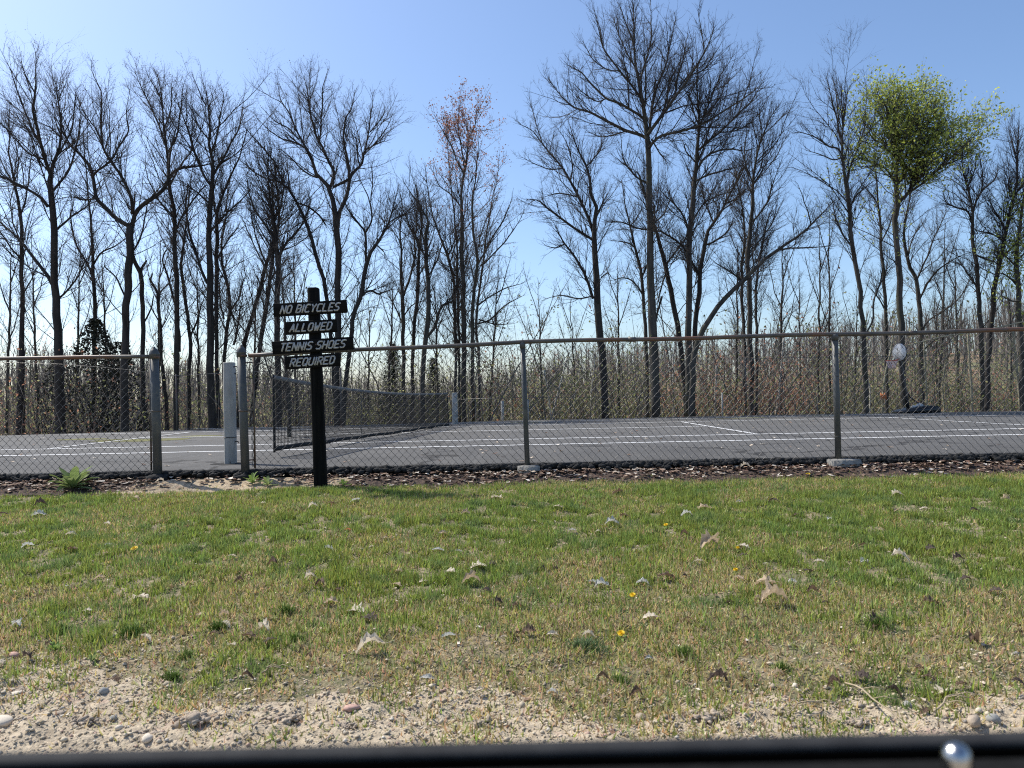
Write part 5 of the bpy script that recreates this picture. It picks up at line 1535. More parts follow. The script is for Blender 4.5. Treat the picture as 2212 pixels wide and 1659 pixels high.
for i in range(34):
    s = src[i % len(src)]
    t = s.copy()
    COL.objects.link(t)
    yy = gq.uniform(36, 62)
    xx = gq.uniform(-.72, .72) * yy
    t.location = (xx, yy, float(far_z(xx, yy)))
    t.rotation_euler = (0, 0, gq.uniform(0, 6.28))
    q = gq.uniform(.55, 1.0)
    t.scale = (q, q, q)
    sx_ = PX + FPX * xx / yy
    best = None
    for (ax, nm) in sorted(TMARKS, key=lambda m: abs(m[0] - sx_)):
        for wd in ('just ', 'further '):
            q_ = 'distant slender tree deep in the wood %s%s of the %s' % (wd, 'right' if sx_ > ax else 'left', nm)
            if q_ not in used_t:
                best = q_
                break
        if best:
            break
    used_t.add(best)
    t['label'] = best
    t['group'] = 'slender bare trees deep in the wood'
    for c in kids[s.name]:
        d = c.copy()
        COL.objects.link(d)
        d.parent = t

# white birches and pale saplings
def sapling(name, label, depth, pts, m, n1=14, l1=.7):
    P, W = pl(pts)
    Q, WW = resample(P, W, 12)
    S = np.array([unproj(q[0], q[1], depth) for q in Q])
    g = np.random.default_rng(int(P[0][0]))
    gz = float(far_z(S[0][0], S[0][1]))
    root = empty(name, (S[0][0], S[0][1], gz), label, 'tree')
    Rr = np.maximum(WW * depth / FPX / 2, .007)
    b = MB()
    b.tube(np.concatenate([[(S[0][0], S[0][1], gz - .2)], S]), np.concatenate([Rr[:1], Rr]), 7)
    b.build('trunk', m, root, True).matrix_parent_inverse = Matrix.Translation(-root.location)
    (P1, R1), (P2, R2), (P3, R3) = crown(g, S[None], Rr[None], n1, l1, zmin=.4, twigs=(3, 2))
    cb = MB()
    cb.tubes(P1, R1, 3)
    cb.tubes(P2, R2, 3, apex=True)
    cb.tubes(P3, R3, 3, apex=True)
    cb.build('crown', M['sapling'] if m != M['birch'] else M['twig_warm'], root).matrix_parent_inverse = Matrix.Translation(-root.location)


for lab, dp, pts, mm in (
        ('thin white birch leaning right in front of the dark far wood', 29, '1192 900 4, 1205 850 4, 1218 800 3.5, 1226 770 2.5', 'birch'), ('thin white birch leaning left beside the right leaning one', 29, '1190 900 3.5, 1184 850 3.5, 1176 800 3', 'birch'),
        ('little white birch left of the crooked forked tree', 30, '1238 900 3, 1242 860 3, 1246 820 2', 'birch'), ('white birch close behind the forked tree', 30, '1276 890 4, 1278 840 4, 1284 790 3, 1282 760 2', 'birch'),
        ('bright white forked birch against the brown slope', 29, '1544 895 4.5, 1546 840 4.5, 1548 790 4, 1546 770 3, 1542 755 2', 'birch'), ('white birch stem right of the tallest trunk', 30, '1455 890 4, 1454 820 4, 1452 760 3.5, 1428 745 1.5', 'birch'),
        ('slim white birch just left of the thick fence post', 29, '1676 895 4, 1682 850 4, 1686 810 3.5, 1690 760 3, 1692 730 2', 'birch'), ('pale birch stem hugging the straight broom topped trunk', 28, '1878 892 4, 1880 850 3.5, 1874 815 2.5', 'birch'),
        ('leaning pale sapling left of the backboard', 27.5, '1906 895 5, 1908 850 5, 1914 800 4.5, 1924 760 4, 1930 720 3.5, 1936 690 2.5', 'sapling'), ('straight pale sapling right of the hoop pole', 27, '2002 880 4, 2001 840 4, 1998 790 3.5, 1996 740 3', 'sapling'),
        ('tall pale sapling midway to the right edge', 26.5, '2100 888 5, 2098 830 5, 2094 770 4.5, 2090 715 4', 'sapling'), ('tall pale sapling close to the right edge', 26.2, '2205 888 5.5, 2200 830 5.5, 2194 770 5, 2188 715 4.5', 'sapling'),
        ('bare sapling right of the long pale sapling', 28, '2040 885 4, 2036 830 3.5, 2044 780 3', 'sapling'), ('pale sapling beside the fence post near the far net end', 29, '1108 900 4, 1106 850 4, 1110 800 3', 'sapling'), ('thin yellowish sapling in the left fence bay', 28, '62 935 4, 60 880 4, 64 830 3, 66 780 2', 'sapling')):
    sapling('birch_sapling' if mm == 'birch' else 'sapling', lab, dp, pts, M[mm])
# orange and white tag on the sapling left of the hoop
p = unproj(1906, 857, 27.4)
b = MB()
b.add(np.array([(-.10, 0, .14), (-.02, -.02, .07), (.06, 0, .15), (.12, 0, .10), (.10, 0, -.10), (0, -.02, -.03), (-.11, 0, -.11), (-.10, .02, .14), (-.02, 0, .07), (.06, .02, .15), (.12, .02, .10), (.10, .02, -.10), (0, 0, -.03), (-.11, .02, -.11)]),
      [[(6, 5, 4, 3, 2, 1, 0)], [(7, 8, 9, 10, 11, 12, 13)], [(i, (i + 1) % 7, (i + 1) % 7 + 7, i + 7) for i in range(7)]])
o = b.build('trail_marker', M['orange'])
o.location = tuple(p + np.array((0, -.09, 0)))
tag(o, 'small torn orange marker fixed to a sapling left of the hoop', 'marker')

# dark evergreen bush, little conifers
def bush(name, label, x, depth, top, wid, n, m, size, cat='bush', seed=1):
    c = unproj(x, top, depth)
    gz = float(far_z(c[0], depth))
    h = c[2] - gz
    root = empty(name, (c[0], depth, gz), label, cat)
    g = np.random.default_rng(seed)
    b = MB()
    K = 26
    st = np.stack([np.zeros((K, 3)) for _ in range(1)], 0)[0]
    d = np.stack([g.normal(0, .45, K), g.normal(0, .45, K), np.full(K, 1.0)], 1)
    d /= np.linalg.norm(d, axis=1, keepdims=True)
    P, Rr = grow(g, st, d, np.full(K, h * .9), np.full(K, .03), 7, .12, .05)
    b.tubes(P, Rr, 5)
    b.build('stems', M['bark'], root)
    b = MB()
    zz = g.random(n) ** .8 * h
    lob = 0.65 + .5 * vnoise(zz * 1.5, np.zeros(n), 1.3, seed)
    rr = wid * lob * np.sqrt(g.random(n)) * (1 - (zz / h) ** 2.2 * .8)
    th = g.random(n) * 6.283
    rr = rr * (0.7 + .6 * vnoise(np.cos(th) * 1.6 + zz, np.sin(th) * 1.6, 1.4, seed + 3))
    C = np.stack([rr * np.cos(th), rr * np.sin(th), zz], 1)
    blobs(g, b, C, g.uniform(.6, 1.3, n) * size)
    b.build('foliage', m, root)
    return root


bush('evergreen_bush', 'big dark evergreen bush filling the gap behind the left fence', 205, 29, 690, 1.6, 3000, M['darkleaf'], .07, seed=3)
bush('evergreen_bush', 'lower dark bush right of the big evergreen behind the left fence', 262, 30, 740, 1.4, 1900, M['darkleaf'], .07, seed=4)
bush('evergreen_bush', 'dark bush low behind the fence at the left of the massive oak', 120, 31, 780, 1.2, 1300, M['darkleaf'], .07, seed=5)


def conifer(label, x, depth, top, wid, seed):
    c = unproj(x, top, depth)
    gz = float(far_z(c[0], depth))
    h = c[2] - gz
    root = empty('conifer', (c[0], depth, gz), label, 'tree')
    b = MB()
    b.tube([(0, 0, -.2), (0, 0, h * .5), (0, 0, h)], [.07, .05, .01], 7)
    b.build('trunk', M['bark'], root)
    g = np.random.default_rng(seed)
    n = 150
    z = np.linspace(.12, .97, n) * h
    th = np.arange(n) * 2.4 + g.normal(0, .2, n)
    L = wid * (1 - z / h) ** .8 * g.uniform(.7, 1.15, n) + .08
    d = np.stack([np.cos(th), np.sin(th), np.full(n, .18)], 1)
    P, Rr = grow(g, np.stack([0 * z, 0 * z, z], 1), d, L, np.full(n, .013), 6, .05, -.02)
    b = MB()
    b.tubes(P, Rr, 3)
    i = g.integers(0, n, 4200)
    t = g.random(4200)
    C = P[i, 0] * (1 - t[:, None]) + P[i, 5] * t[:, None] + g.normal(0, .05, (4200, 3))
    blobs(g, b, C, g.uniform(.05, .1, 4200), 1, aspect=.35)
    b.build('branches', [M['twig'], M['needle']], root)


conifer('small dark spruce seen over the tennis net', 848, 34, 738, 1.3, 3)
conifer('little dark spruce peeking up left of the net end', 935, 40, 770, 1.2, 9)

# ---- undergrowth and the far wooded hill: masses ----------------------------
g = np.random.default_rng(55)
NU = 12000
yy = g.uniform(26.2, 60, NU) ** 1.0
xx = g.uniform(-.73, .73, NU) * yy
ok = yy > court_back(xx) + .8
xx, yy = xx[ok], yy[ok]
dn = fnoise(xx, yy, .22, 4)
left = smooth(-.16, -.3, xx / yy)
ok = g.random(len(xx)) < .25 + .9 * dn
xx, yy = xx[ok], yy[ok]
n = len(xx)
base = np.stack([xx, yy, far_z(xx, yy) - .05], 1)
d = np.stack([g.normal(0, .28, n), g.normal(0, .28, n), np.ones(n)], 1)
d /= np.linalg.norm(d, axis=1, keepdims=True)
L = g.gamma(3.0, .62, n) + .5
P, Rr = grow(g, base, d, L, .006 + .004 * L, 4, .16, .03)
b = MB()
b.tubes(P, Rr, 3, 0)
b2_, d2_, r2_, pi_, t_ = spawn(g, P, Rr, n * 3, .2, 1, 45, 15, .1, np.full(n, 1 / n))
P2, R2 = grow(g, b2_, d2_, L[pi_] * g.uniform(.2, .5, n * 3), np.full(n * 3, .006), 2, .2, .05)
b.tubes(P2, R2, 3, 0, apex=True)
tag(b.build('brushwood', M['hazy_twig']), kind='stuff')
# leaves on the brush: olive buds and russet dead leaves
pick = g.random((len(P2))) < .85
A = np.repeat(P2[pick].reshape(-1, 3), 4, axis=0) + g.normal(0, .16, (pick.sum() * 8, 3))
u = A[:, 0] / A[:, 1]
rs = fnoise(A[:, 0], A[:, 1], .30, 8)
russ = (g.random(len(A)) < smooth(.5, .58, rs) * np.interp(u, [-.7, -.5, -.2, 0, .4, .7], [.9, .4, .10, .5, .9, 1]))
olive = np.array([(0.25, 0.27, 0.11), (0.19, 0.21, 0.09), (0.32, 0.31, 0.16), (0.17, 0.175, 0.10)])[g.integers(0, 4, len(A))]
rus = np.array([(0.34, 0.17, 0.11), (0.40, 0.22, 0.15), (0.24, 0.125, 0.085)])[g.integers(0, 3, len(A))]
cc = np.where(russ[:, None], rus, olive) * (.75 + .5 * g.random((len(A), 1)))
kp = g.random(len(A)) < np.interp(u, [-.7, -.5, -.3, -.05, .15], [.8, .45, .3, .75, 1])
b = MB()
blobs(g, b, A[kp], g.uniform(.028, .070, kp.sum()) * (1 + (A[kp][:, 1] - 26) * .02), 0, cc[kp])
tag(b.build('undergrowth_leaves', M['leaf_green']), kind='stuff')
print('undergrowth leaves', kp.sum(), 'stems', n)

# far hill wood: many small trees read as one mass
NF = 1700
yy = g.uniform(60, 128, NF)
xx = g.uniform(-.78, .78, NF) * yy
base = np.stack([xx, yy, far_z(xx, yy) - .2], 1)
d = np.stack([g.normal(0, .05, NF), g.normal(0, .05, NF), np.ones(NF)], 1)
L = g.uniform(3.0, 7.0, NF) * np.interp(xx / yy, [-.5, -.15, .1, .6], [1, .6, .9, 1.1])
P, Rr = grow(g, base, d, L, .05 + .012 * L, 6, .05, .05)
b = MB()
b.tubes(P, Rr, 4)
n2 = NF * 13
b2_, d2_, r2_, pi_, t_ = spawn(g, P, Rr, n2, .25, 1, 38, 12, .3, np.full(NF, 1 / NF))
L2 = L[pi_] * (1.1 - .7 * t_) * g.uniform(.25, .5, n2)
P2, R2 = grow(g, b2_, d2_, L2, np.full(n2, .030), 2, .14, .15)
b.tubes(P2, R2, 3, apex=True)
n3 = n2 * 2
b3_, d3_, r3_, pi3_, t3_ = spawn(g, P2, R2, n3, .2, 1, 38, 12, .2)
P3, R3 = grow(g, b3_, d3_, L2[pi3_] * g.uniform(.3, .6, n3), np.full(n3, .017), 2, .14, .15)
b.tubes(P3, R3, 3, apex=True)
tag(b.build('far_wood', M['hazy_twig']), kind='stuff')

# ------------------------------------------------------------------ small things on the lawn
def leaf_mesh(name, m, seed, kind='oak', curl=.5):
    """a curled dead leaf about 1 unit long with lobed edge, ridge and thickness of its own"""
    g = np.random.default_rng(seed)
    n = 17
    t = np.linspace(0, 1, n)
    w = {'oak': .26 * np.abs(np.sin(t * 3.1416)) ** .6 * (1 + .42 * np.cos(t * 25)), 'maple': .36 * np.abs(np.sin(t * 3.1416)) ** .7 * (1 + .36 * np.cos(t * 19 + g.uniform(0, 6))), 'plain': .25 * np.abs(np.sin(t * 3.1416)) ** .8}[kind] + .012
    x = t - .5
    arch = curl * .35 * np.sin(t * 3.1416 * g.uniform(.8, 1.3)) + g.normal(0, .015, n)
    rows = []
    for s, lift in ((-1, 1), (-.5, .25), (0, 0), (.5, .25), (1, 1)):
        rows.append(np.stack([x + g.normal(0, .014, n), s * w * (1 - .4 * curl * abs(s)) * g.uniform(.75, 1.2) * (1 + g.normal(0, .10, n)), arch + lift * w * curl * g.uniform(.4, 1.5) + g.normal(0, .030, n)], 1))
    V = np.concatenate(rows)
    V[:, 2] -= V[:, 2].min() - .02
    F = np.concatenate([np.stack([np.arange(n - 1) + k * n, np.arange(1, n) + k * n, np.arange(1, n) + (k + 1) * n, np.arange(n - 1) + (k + 1) * n], 1) for k in range(4)])
    b = MB()
    b.add(V, [F])
    b.tube([(-.5, 0, V[2 * n, 2]), (-.62, .02, V[2 * n, 2] + .02), (-.72, .05, V[2 * n, 2] + .01)], .012, 4)
    o = b.build(name, m, smooth_=True)
    me = o.data
    bpy.data.objects.remove(o)
    return me


LM = {}
for i, c in enumerate(('leaf_tan', 'leaf_pale', 'leaf_brown', 'leaf_grey', 'leaf_dark', 'leaf_orange')):
    for j, kd in enumerate(('oak', 'maple', 'plain')):
        LM[c, kd] = leaf_mesh('fallen_leaf', M[c], 20 + i * 3 + j, kd, (.5, .75, .35)[(i + j) % 3])

LEAVES = [  # x, y, length on the photograph, colour, kind, tilt, label
    (1073, 1080, 26, 'leaf_pale', 'maple', .5, 'cream curled leaf at the top of the lawn under the first fence post'),
    (1207, 1100, 24, 'leaf_pale', 'maple', .7, 'pinkish cream crumpled leaf standing on the green grass below the middle post'),
    (1005, 1116, 20, 'leaf_tan', 'maple', .8, 'two toned leaf near the end of the sign shadow'),
    (900, 1100, 18, 'leaf_tan', 'oak', 1.0, 'upright tan leaf caught in grass just below the sign shadow'),
    (752, 1153, 18, 'leaf_orange', 'plain', .3, 'single bright orange scrap of leaf on green grass'),
    (709, 1193, 28, 'leaf_grey', 'oak', .25, 'pale grey curled leaf lying below the orange scrap'),
    (83, 1118, 30, 'leaf_grey', 'oak', .4, 'grey shiny leaf on the green grass at far left'),
    (234, 1180, 20, 'leaf_grey', 'plain', .8, 'small whitish leaf standing up in grass near a dandelion at left'),
    (1530, 1190, 48, 'leaf_tan', 'maple', .45, 'large ragged tan leaf with raised points right of centre'),
    (1943, 1215, 36, 'leaf_pale', 'oak', .3, 'long cream leaf on rich green grass at the right'),
    (2172, 1086, 20, 'leaf_tan', 'maple', .5, 'tan leaf near the right end of the soil bank'),
    (1940, 1078, 26, 'leaf_pale', 'oak', .2, 'flat pale leaf at the lawn edge below the basketball stand'),
    (1520, 1106, 34, 'leaf_tan', 'oak', .2, 'long flat tan leaf at the upper lawn edge right of centre'),
    (1322, 1138, 30, 'leaf_grey', 'maple', .4, 'crumpled greenish grey leaf with dark shadow in upper centre lawn'),
    (990, 1194, 20, 'leaf_grey', 'plain', .3, 'small grey twisted leaf alone in the middle of the green'),
    (1033, 1232, 34, 'leaf_pale', 'maple', .5, 'cream winged leaf above a broad tan one in the centre lawn'),
    (1017, 1266, 38, 'leaf_tan', 'maple', .3, 'broad tan leaf below the cream winged leaf'),
    (1062, 1224, 22, 'leaf_dark', 'maple', .8, 'dark crumpled leaf just right of the cream winged leaf'),
    (1300, 1273, 32, 'leaf_grey', 'maple', .7, 'shiny grey folded leaf with a brown tip in centre right lawn'),
    (1281, 1262, 20, 'leaf_grey', 'plain', .3, 'round grey leaf touching the folded grey one'),
    (1441, 1256, 40, 'leaf_brown', 'oak', .3, 'brown leaf sunk in grass between the two centre right leaves'),
    (1597, 1256, 26, 'leaf_tan', 'plain', .5, 'rolled tan leaf beside a small dandelion'),
    (1652, 1272, 44, 'leaf_tan', 'oak', .15, 'flat straw coloured leaf above the big tan clump at right'),
    (1674, 1310, 56, 'leaf_tan', 'maple', .5, 'big crumpled tan leaf clump in the right lawn'),
    (2010, 1310, 36, 'leaf_brown', 'oak', .5, 'dark reddish brown leaf with ragged edge in the right lawn'),
    (303, 1299, 36, 'leaf_pale', 'maple', .3, 'cream crumpled leaf alone on dry grass at left'),
    (768, 1328, 40, 'leaf_pale', 'maple', .8, 'large cream leaf standing with pointed tips below the sign'),
    (797, 1346, 40, 'leaf_dark', 'maple', .5, 'dark ridged leaf right beside the large cream leaf'),
    (802, 1412, 60, 'leaf_pale', 'oak', .6, 'largest pale rolled leaf low in the lawn below the sign'),
    (435, 1336, 28, 'leaf_tan', 'oak', .6, 'rolled tan leaf on dry grass at lower left'),
    (485, 1338, 22, 'leaf_tan', 'maple', .7, 'tan leaf standing beside a green tuft at lower left'),
    (488, 1356, 26, 'leaf_pale', 'plain', .2, 'flat whitish leaf below the tan standing leaf at lower left'),
    (571, 1366, 34, 'leaf_pale', 'oak', .2, 'narrow pale leaf on thin dry grass lower left of centre'),
    (2041, 1505, 38, 'leaf_pale', 'maple', .7, 'pale yellow star shaped leaf upright on the verge at right'),
    (1335, 1068, 26, 'leaf_brown', 'maple', .4, 'brown leaf clump at the top of the lawn right of the middle post'),
    (1580, 1306, 22, 'leaf_dark', 'maple', .7, 'dark crumpled leaf left of the big tan clump'),
    (1890, 1348, 30, 'leaf_dark', 'oak', .4, 'dark rotting leaf half hidden in a tuft at right'),
    (1895, 1362, 24, 'leaf_brown', 'oak', .2, 'flat brown leaf just under the dark rotting one'),
    (2105, 1398, 40, 'leaf_brown', 'plain', .3, 'long brown leaf on dry grass at lower right'),
    (2130, 1190, 20, 'leaf_brown', 'oak', .3, 'small brown leaf in the green near the right edge'),
    (1865, 1181, 18, 'leaf_brown', 'maple', .5, 'small dark brown leaf left of the long cream one'),
    (1128, 1079, 14, 'leaf_tan', 'plain', .3, 'little tan leaf beside the cream curled leaf at the lawn top'),
    (1115, 1318, 30, 'leaf_brown', 'oak', .4, 'brown broken leaf on dry grass in the lower centre'),
    (1075, 1312, 24, 'leaf_dark', 'oak', .5, 'dark broken leaf just left of the brown broken leaf'),
    (715, 1306, 30, 'leaf_tan', 'oak', .4, 'tan leaf scrap left of the large cream leaf below the sign'),
    (1712, 1262, 20, 'leaf_grey', 'oak', .4, 'small grey leaf right of the rolled tan leaf'),
    (1930, 1510, 36, 'leaf_brown', 'plain', .8, 'round brown leaf standing on the verge left of the star leaf'),
    (2000, 1545, 30, 'leaf_brown', 'oak', .4, 'brown leaf half buried in sand below the star leaf'),
    (1550, 1480, 44, 'leaf_dark', 'oak', .15, 'flat dark leaf on the sandy edge in the lower centre right'),
    (1170, 1232, 18, 'leaf_brown', 'maple', .5, 'small brown leaf in the green right of the cream winged leaf'),
    (860, 1245, 22, 'leaf_tan', 'oak', .5, 'tan leaf on a dry patch right of the sign post line'),
    (1200, 1236, 16, 'leaf_dark', 'oak', .5, 'tiny dark leaf right of the small brown one in the centre'),
]


def put_leaf(x, y, ln, col, kd, tilt, lab, group=None):
    gx, gy, gz = ground_at(x, y)
    s = 1.1 * ln * gy / FPX
    o = mesh_obj('fallen_leaf', LM[col, kd], (gx, gy, gz + (.004 if group is None else .016)), (random.uniform(-.2, .2) + tilt * .3 * random.choice((-1, -1, 1)), random.uniform(-.25, .25), random.uniform(-.7, .7) + (3.14 if random.random() < .5 else 0)), s)
    tag(o, lab, 'leaf', group)


for q in LEAVES:
    put_leaf(*q)
gq = np.random.default_rng(31)
cols = ['leaf_tan', 'leaf_brown', 'leaf_brown', 'leaf_pale', 'leaf_dark', 'leaf_grey']
placed = [(q[0], q[1]) for q in LEAVES]
used_labels = set()
MARKS = [(752, 1153, 'orange leaf scrap'), (290, 1189, 'dandelion at left'), (83, 1118, 'shiny grey leaf'), (303, 1299, 'lone cream leaf'), (768, 1328, 'large upright cream leaf'), (802, 1412, 'largest pale rolled leaf'),
         (1073, 1080, 'cream curled leaf'), (1207, 1100, 'crumpled pinkish leaf'), (1033, 1232, 'cream winged leaf'), (1300, 1273, 'shiny grey folded leaf'), (1366, 1293, 'dandelion right of centre'), (1341, 1378, 'largest dandelion'),
         (1530, 1190, 'large ragged tan leaf'), (1674, 1310, 'big tan leaf clump'), (1943, 1215, 'long cream leaf at right'), (2010, 1310, 'dark reddish brown leaf'), (1895, 1352, 'rotting leaf in the tuft'), (2041, 1505, 'star shaped leaf'), (370, 1470, 'lone tuft on the verge'), (285, 1370, 'broad lower left tuft'),
         (435, 1336, 'rolled tan leaf'), (900, 1100, 'tan leaf below the sign'), (1441, 1256, 'sunken brown leaf'), (1718, 1484, 'round white pebble'), (1480, 1420, 'dark tuft right of centre'), (2172, 1086, 'tan leaf at the right end'), (620, 1330, 'tuft below the sign'), (1115, 1318, 'brown broken leaf')]
k = 0
while k < 110:
    x, y = gq.uniform(0, 2212), gq.uniform(1075, 1530)
    if min((x - a) ** 2 + ((y - c) * 2) ** 2 for a, c in placed) < 38 ** 2:
        continue
    placed.append((x, y))
    c = cols[gq.integers(0, 6)]
    lab = None
    for (ax, ay, nm) in sorted(MARKS, key=lambda m: (m[0] - x) ** 2 + (2 * (m[1] - y)) ** 2)[:5]:
        dx_, dy_ = x - ax, 2 * (y - ay)
        side = ('right of' if dx_ > 0 else 'left of') if abs(dx_) > abs(dy_) else ('in front of' if dy_ > 0 else 'behind')
        dist = 'close ' if math.hypot(dx_, dy_) < 90 else ('a little ' if math.hypot(dx_, dy_) < 190 else 'well ')
        t = 'small %s leaf scrap %s%s the %s' % ({'leaf_tan': 'tan', 'leaf_brown': 'brown', 'leaf_pale': 'cream', 'leaf_dark': 'dark', 'leaf_grey': 'grey'}[c], dist, side, nm)
        if t not in used_labels:
            lab = t
            break
    if lab is None:
        continue
    used_labels.add(lab)
    put_leaf(x, y, gq.uniform(10, 23) * (1 + (y - 1075) / 800), c, ('oak', 'maple', 'plain')[gq.integers(0, 3)], gq.uniform(.1, .7), lab, 'small dry leaf scraps in the lawn')
    k += 1
# many leaves on the soil bank are litter; a few big ones stand out
for (x, y, ln, c, kd, lab) in ((1385, 1003, 22, 'leaf_pale', 'maple', 'bright cream leaf on the soil bank near the middle of the fence'), (1545, 1012, 20, 'leaf_pale', 'maple', 'bright cream leaf on the dark bank left of the thick fence post'),
                               (1610, 1014, 22, 'leaf_pale', 'oak', 'pale leaf in front of the dark court edge near the thick post'), (1880, 1000, 20, 'leaf_tan', 'maple', 'tan leaf right of the concrete footing on the bank'),
                               (345, 1046, 18, 'leaf_pale', 'oak', 'pale leaf under the left gate post on the bank'), (120, 1040, 18, 'leaf_pale', 'maple', 'pale leaf left of the woolly rosette plant'), (325, 1022, 26, 'leaf_pale', 'oak', 'whitish flat leaf between rosette plant and gate post')):
    put_leaf(x, y, ln, c, kd, .3, lab)

# dandelions
def dandelion(x, y, r_px, lab):
    gx, gy, gz = ground_at(x, y + 4)
    r = r_px * gy / FPX
    root = empty('dandelion', (gx, gy, gz), lab, 'flower')
    h = .028
    b = MB()
    b.tube([(0, 0, -.01), (.004, 0, h * .6), (.002, -.003, h)], .0022, 5)
    b.build('stem', M['weedleaf'], root)
    b = MB()
    for ring, (rr, zz, nn) in enumerate(((1, .004, 16), (.72, .008, 13), (.4, .011, 8))):
        for i in range(nn):
            a = i / nn * 6.283 + ring * .2
            w = r * .17
            t = np.array((math.cos(a), math.sin(a), 0))
            s = np.array((-t[1], t[0], 0))
            b.add([t * r * .1 - s * w * .4, t * r * .1 + s * w * .4, t * r * rr + s * w + (0, 0, zz), t * r * rr * 1.08 + (0, 0, zz * .8), t * r * rr - s * w + (0, 0, zz)], [[(0, 4, 3, 2, 1)]])
    o = b.build('flower_head', M['dandelion'], root)
    o.location = (.002, -.003, h)
    o.rotation_euler = (.5, random.uniform(-.2, .2), 0)
    b = MB()
    for i in range(6):
        a = i / 6 * 6.283 + x
        t = np.array((math.cos(a), math.sin(a), 0))
        s = np.array((-t[1], t[0], 0))
        L = random.uniform(.04, .07)
        P = [t * .004 - s * .003, t * L * .5 - s * .009 + (0, 0, .012), t * L + (0, 0, .004), t * L * .5 + s * .009 + (0, 0, .012), t * .004 + s * .003]
        b.add(P, [[(0, 1, 2, 3, 4)]])
    b.build('leaf_rosette', M['weedleaf'], root)


for q in ((1366, 1293, 6.5, 'yellow dandelion on short grass just right of centre'), (1341, 1378, 8, 'largest yellow dandelion low in the lawn beside a tuft'), (290, 1189, 7, 'yellow dandelion in the green lawn at left with a brown leaf below'),
          (1588, 1237, 5, 'little yellow dandelion above the rolled tan leaf'), (1438, 1138, 4.5, 'tiny yellow dandelion in the upper lawn right of centre'), (1745, 1026, 4.5, 'tiny yellow dandelion at the lawn top below the thick fence post'), (1593, 1190, 4, 'tiny yellow dandelion just right of the ragged tan leaf')):
    dandelion(*q)

# woolly rosette plant and small weeds at the bank
def rosette(name, lab, x, y, n, L_px, m, flat=.2, seed=1, wid=.2):
    gx, gy, gz = ground_at(x, y)
    root = empty(name, (gx, gy, gz), lab, 'plant')
    g = np.random.default_rng(seed)
    for i in range(n):
        a = i * 2.4 + g.uniform(-.2, .2)
        L = L_px * gy / FPX * g.uniform(.75, 1.1)
        q = i / n
        el = flat + q * 1.15
        k = 8
        t = np.linspace(0, 1, k)
        w = L * wid * np.abs(np.sin(np.clip(t * .93 + .07, 0, 1) * 3.1416)) ** .75 * (.6 + .6 * t)
        droop = np.cumsum(np.concatenate([[0], np.full(k - 1, L / (k - 1))]))
        an = el - t * .55
        r = np.concatenate([[0], np.cumsum(np.cos(an[:-1]) * L / (k - 1))])
        z = np.concatenate([[0], np.cumsum(np.sin(an[:-1]) * L / (k - 1))])
        b = MB()
        rows = []
        for s, lf in ((-1, .35), (0, 0), (1, .35)):
            rows.append(np.stack([r, s * w, z + np.abs(s) * w * lf + .008 * np.sin(t * 9 + i) * abs(s)], 1))
        V = np.concatenate(rows)
        c, s_ = math.cos(a), math.sin(a)
        V = np.stack([V[:, 0] * c - V[:, 1] * s_, V[:, 0] * s_ + V[:, 1] * c, V[:, 2] + .01], 1)
        F = np.concatenate([np.stack([np.arange(k - 1) + j * k, np.arange(1, k) + j * k, np.arange(1, k) + (j + 1) * k, np.arange(k - 1) + (j + 1) * k], 1) for j in range(2)])
        b.add(V, [F])
        b.build('leaf', m, root, True)
    return root


rosette('mullein_plant', 'big woolly grey green rosette plant in front of the left fence', 158, 1058, 19, 58, M['mullein'], .12, 3, .17)
rosette('weed_plant', 'bright yellow green weed at the foot of the right gate post', 545, 1046, 9, 26, M['weedleaf'], .35, 4, .18)
rosette('weed_plant', 'pale flattened weed beside the yellow green one near the sign post', 578, 1050, 8, 24, M['mullein'], .1, 5, .16)
rosette('weed_plant', 'tiny grey green rosette on the sandy verge at lower left', 200, 1432, 10, 16, M['mullein'], .15, 6, .2)
rosette('weed_plant', 'small dark green rosette on bare soil at left', 120, 1412, 12, 22, M['weedleaf'], .2, 7, .2)
rosette('weed_plant', 'low green weed under the sign post shadow start', 742, 1050, 8, 18, M['weedleaf'], .2, 8, .2)


def tuft(lab, x, y, wid_px, h_px, n, seed, col=((.15, .235, .045), (.25, .35, .075))):
    gx, gy, gz = ground_at(x, y)
    g = np.random.default_rng(seed)
    s = gy / FPX
    r = wid_px * s * .42 * np.abs(g.normal(0, .62, n))
    th = g.random(n) * 6.283
    P0 = np.stack([r * np.cos(th), r * np.sin(th), -.004 + 0 * r], 1)
    h = h_px * s * g.uniform(.35, 1.1, n) * np.exp(-r / (wid_px * s * .6))
    le = np.clip(g.normal(.45, .3, n), 0, 1.4)
    la = th + g.normal(0, .6, n)
    dd = np.stack([np.cos(la) * np.sin(le), np.sin(la) * np.sin(le), np.cos(le)], 1)
    P, Rr = grow(g, P0, dd, h, np.full(n, .0022), 4, .08, -.06)
    Rr = np.array([1, .9, .6, .1])[None] * np.full((n, 1), .0021)
    c = np.array(col[0]) + (np.array(col[1]) - np.array(col[0])) * g.random((n, 1))
    b = MB()
    b.tubes(P, Rr, 3, 0, True, c.astype(np.float32))
    o = b.build('grass_tuft', M['grass'])
    o.location = (gx, gy, gz)
    tag(o, lab, 'grass tuft')


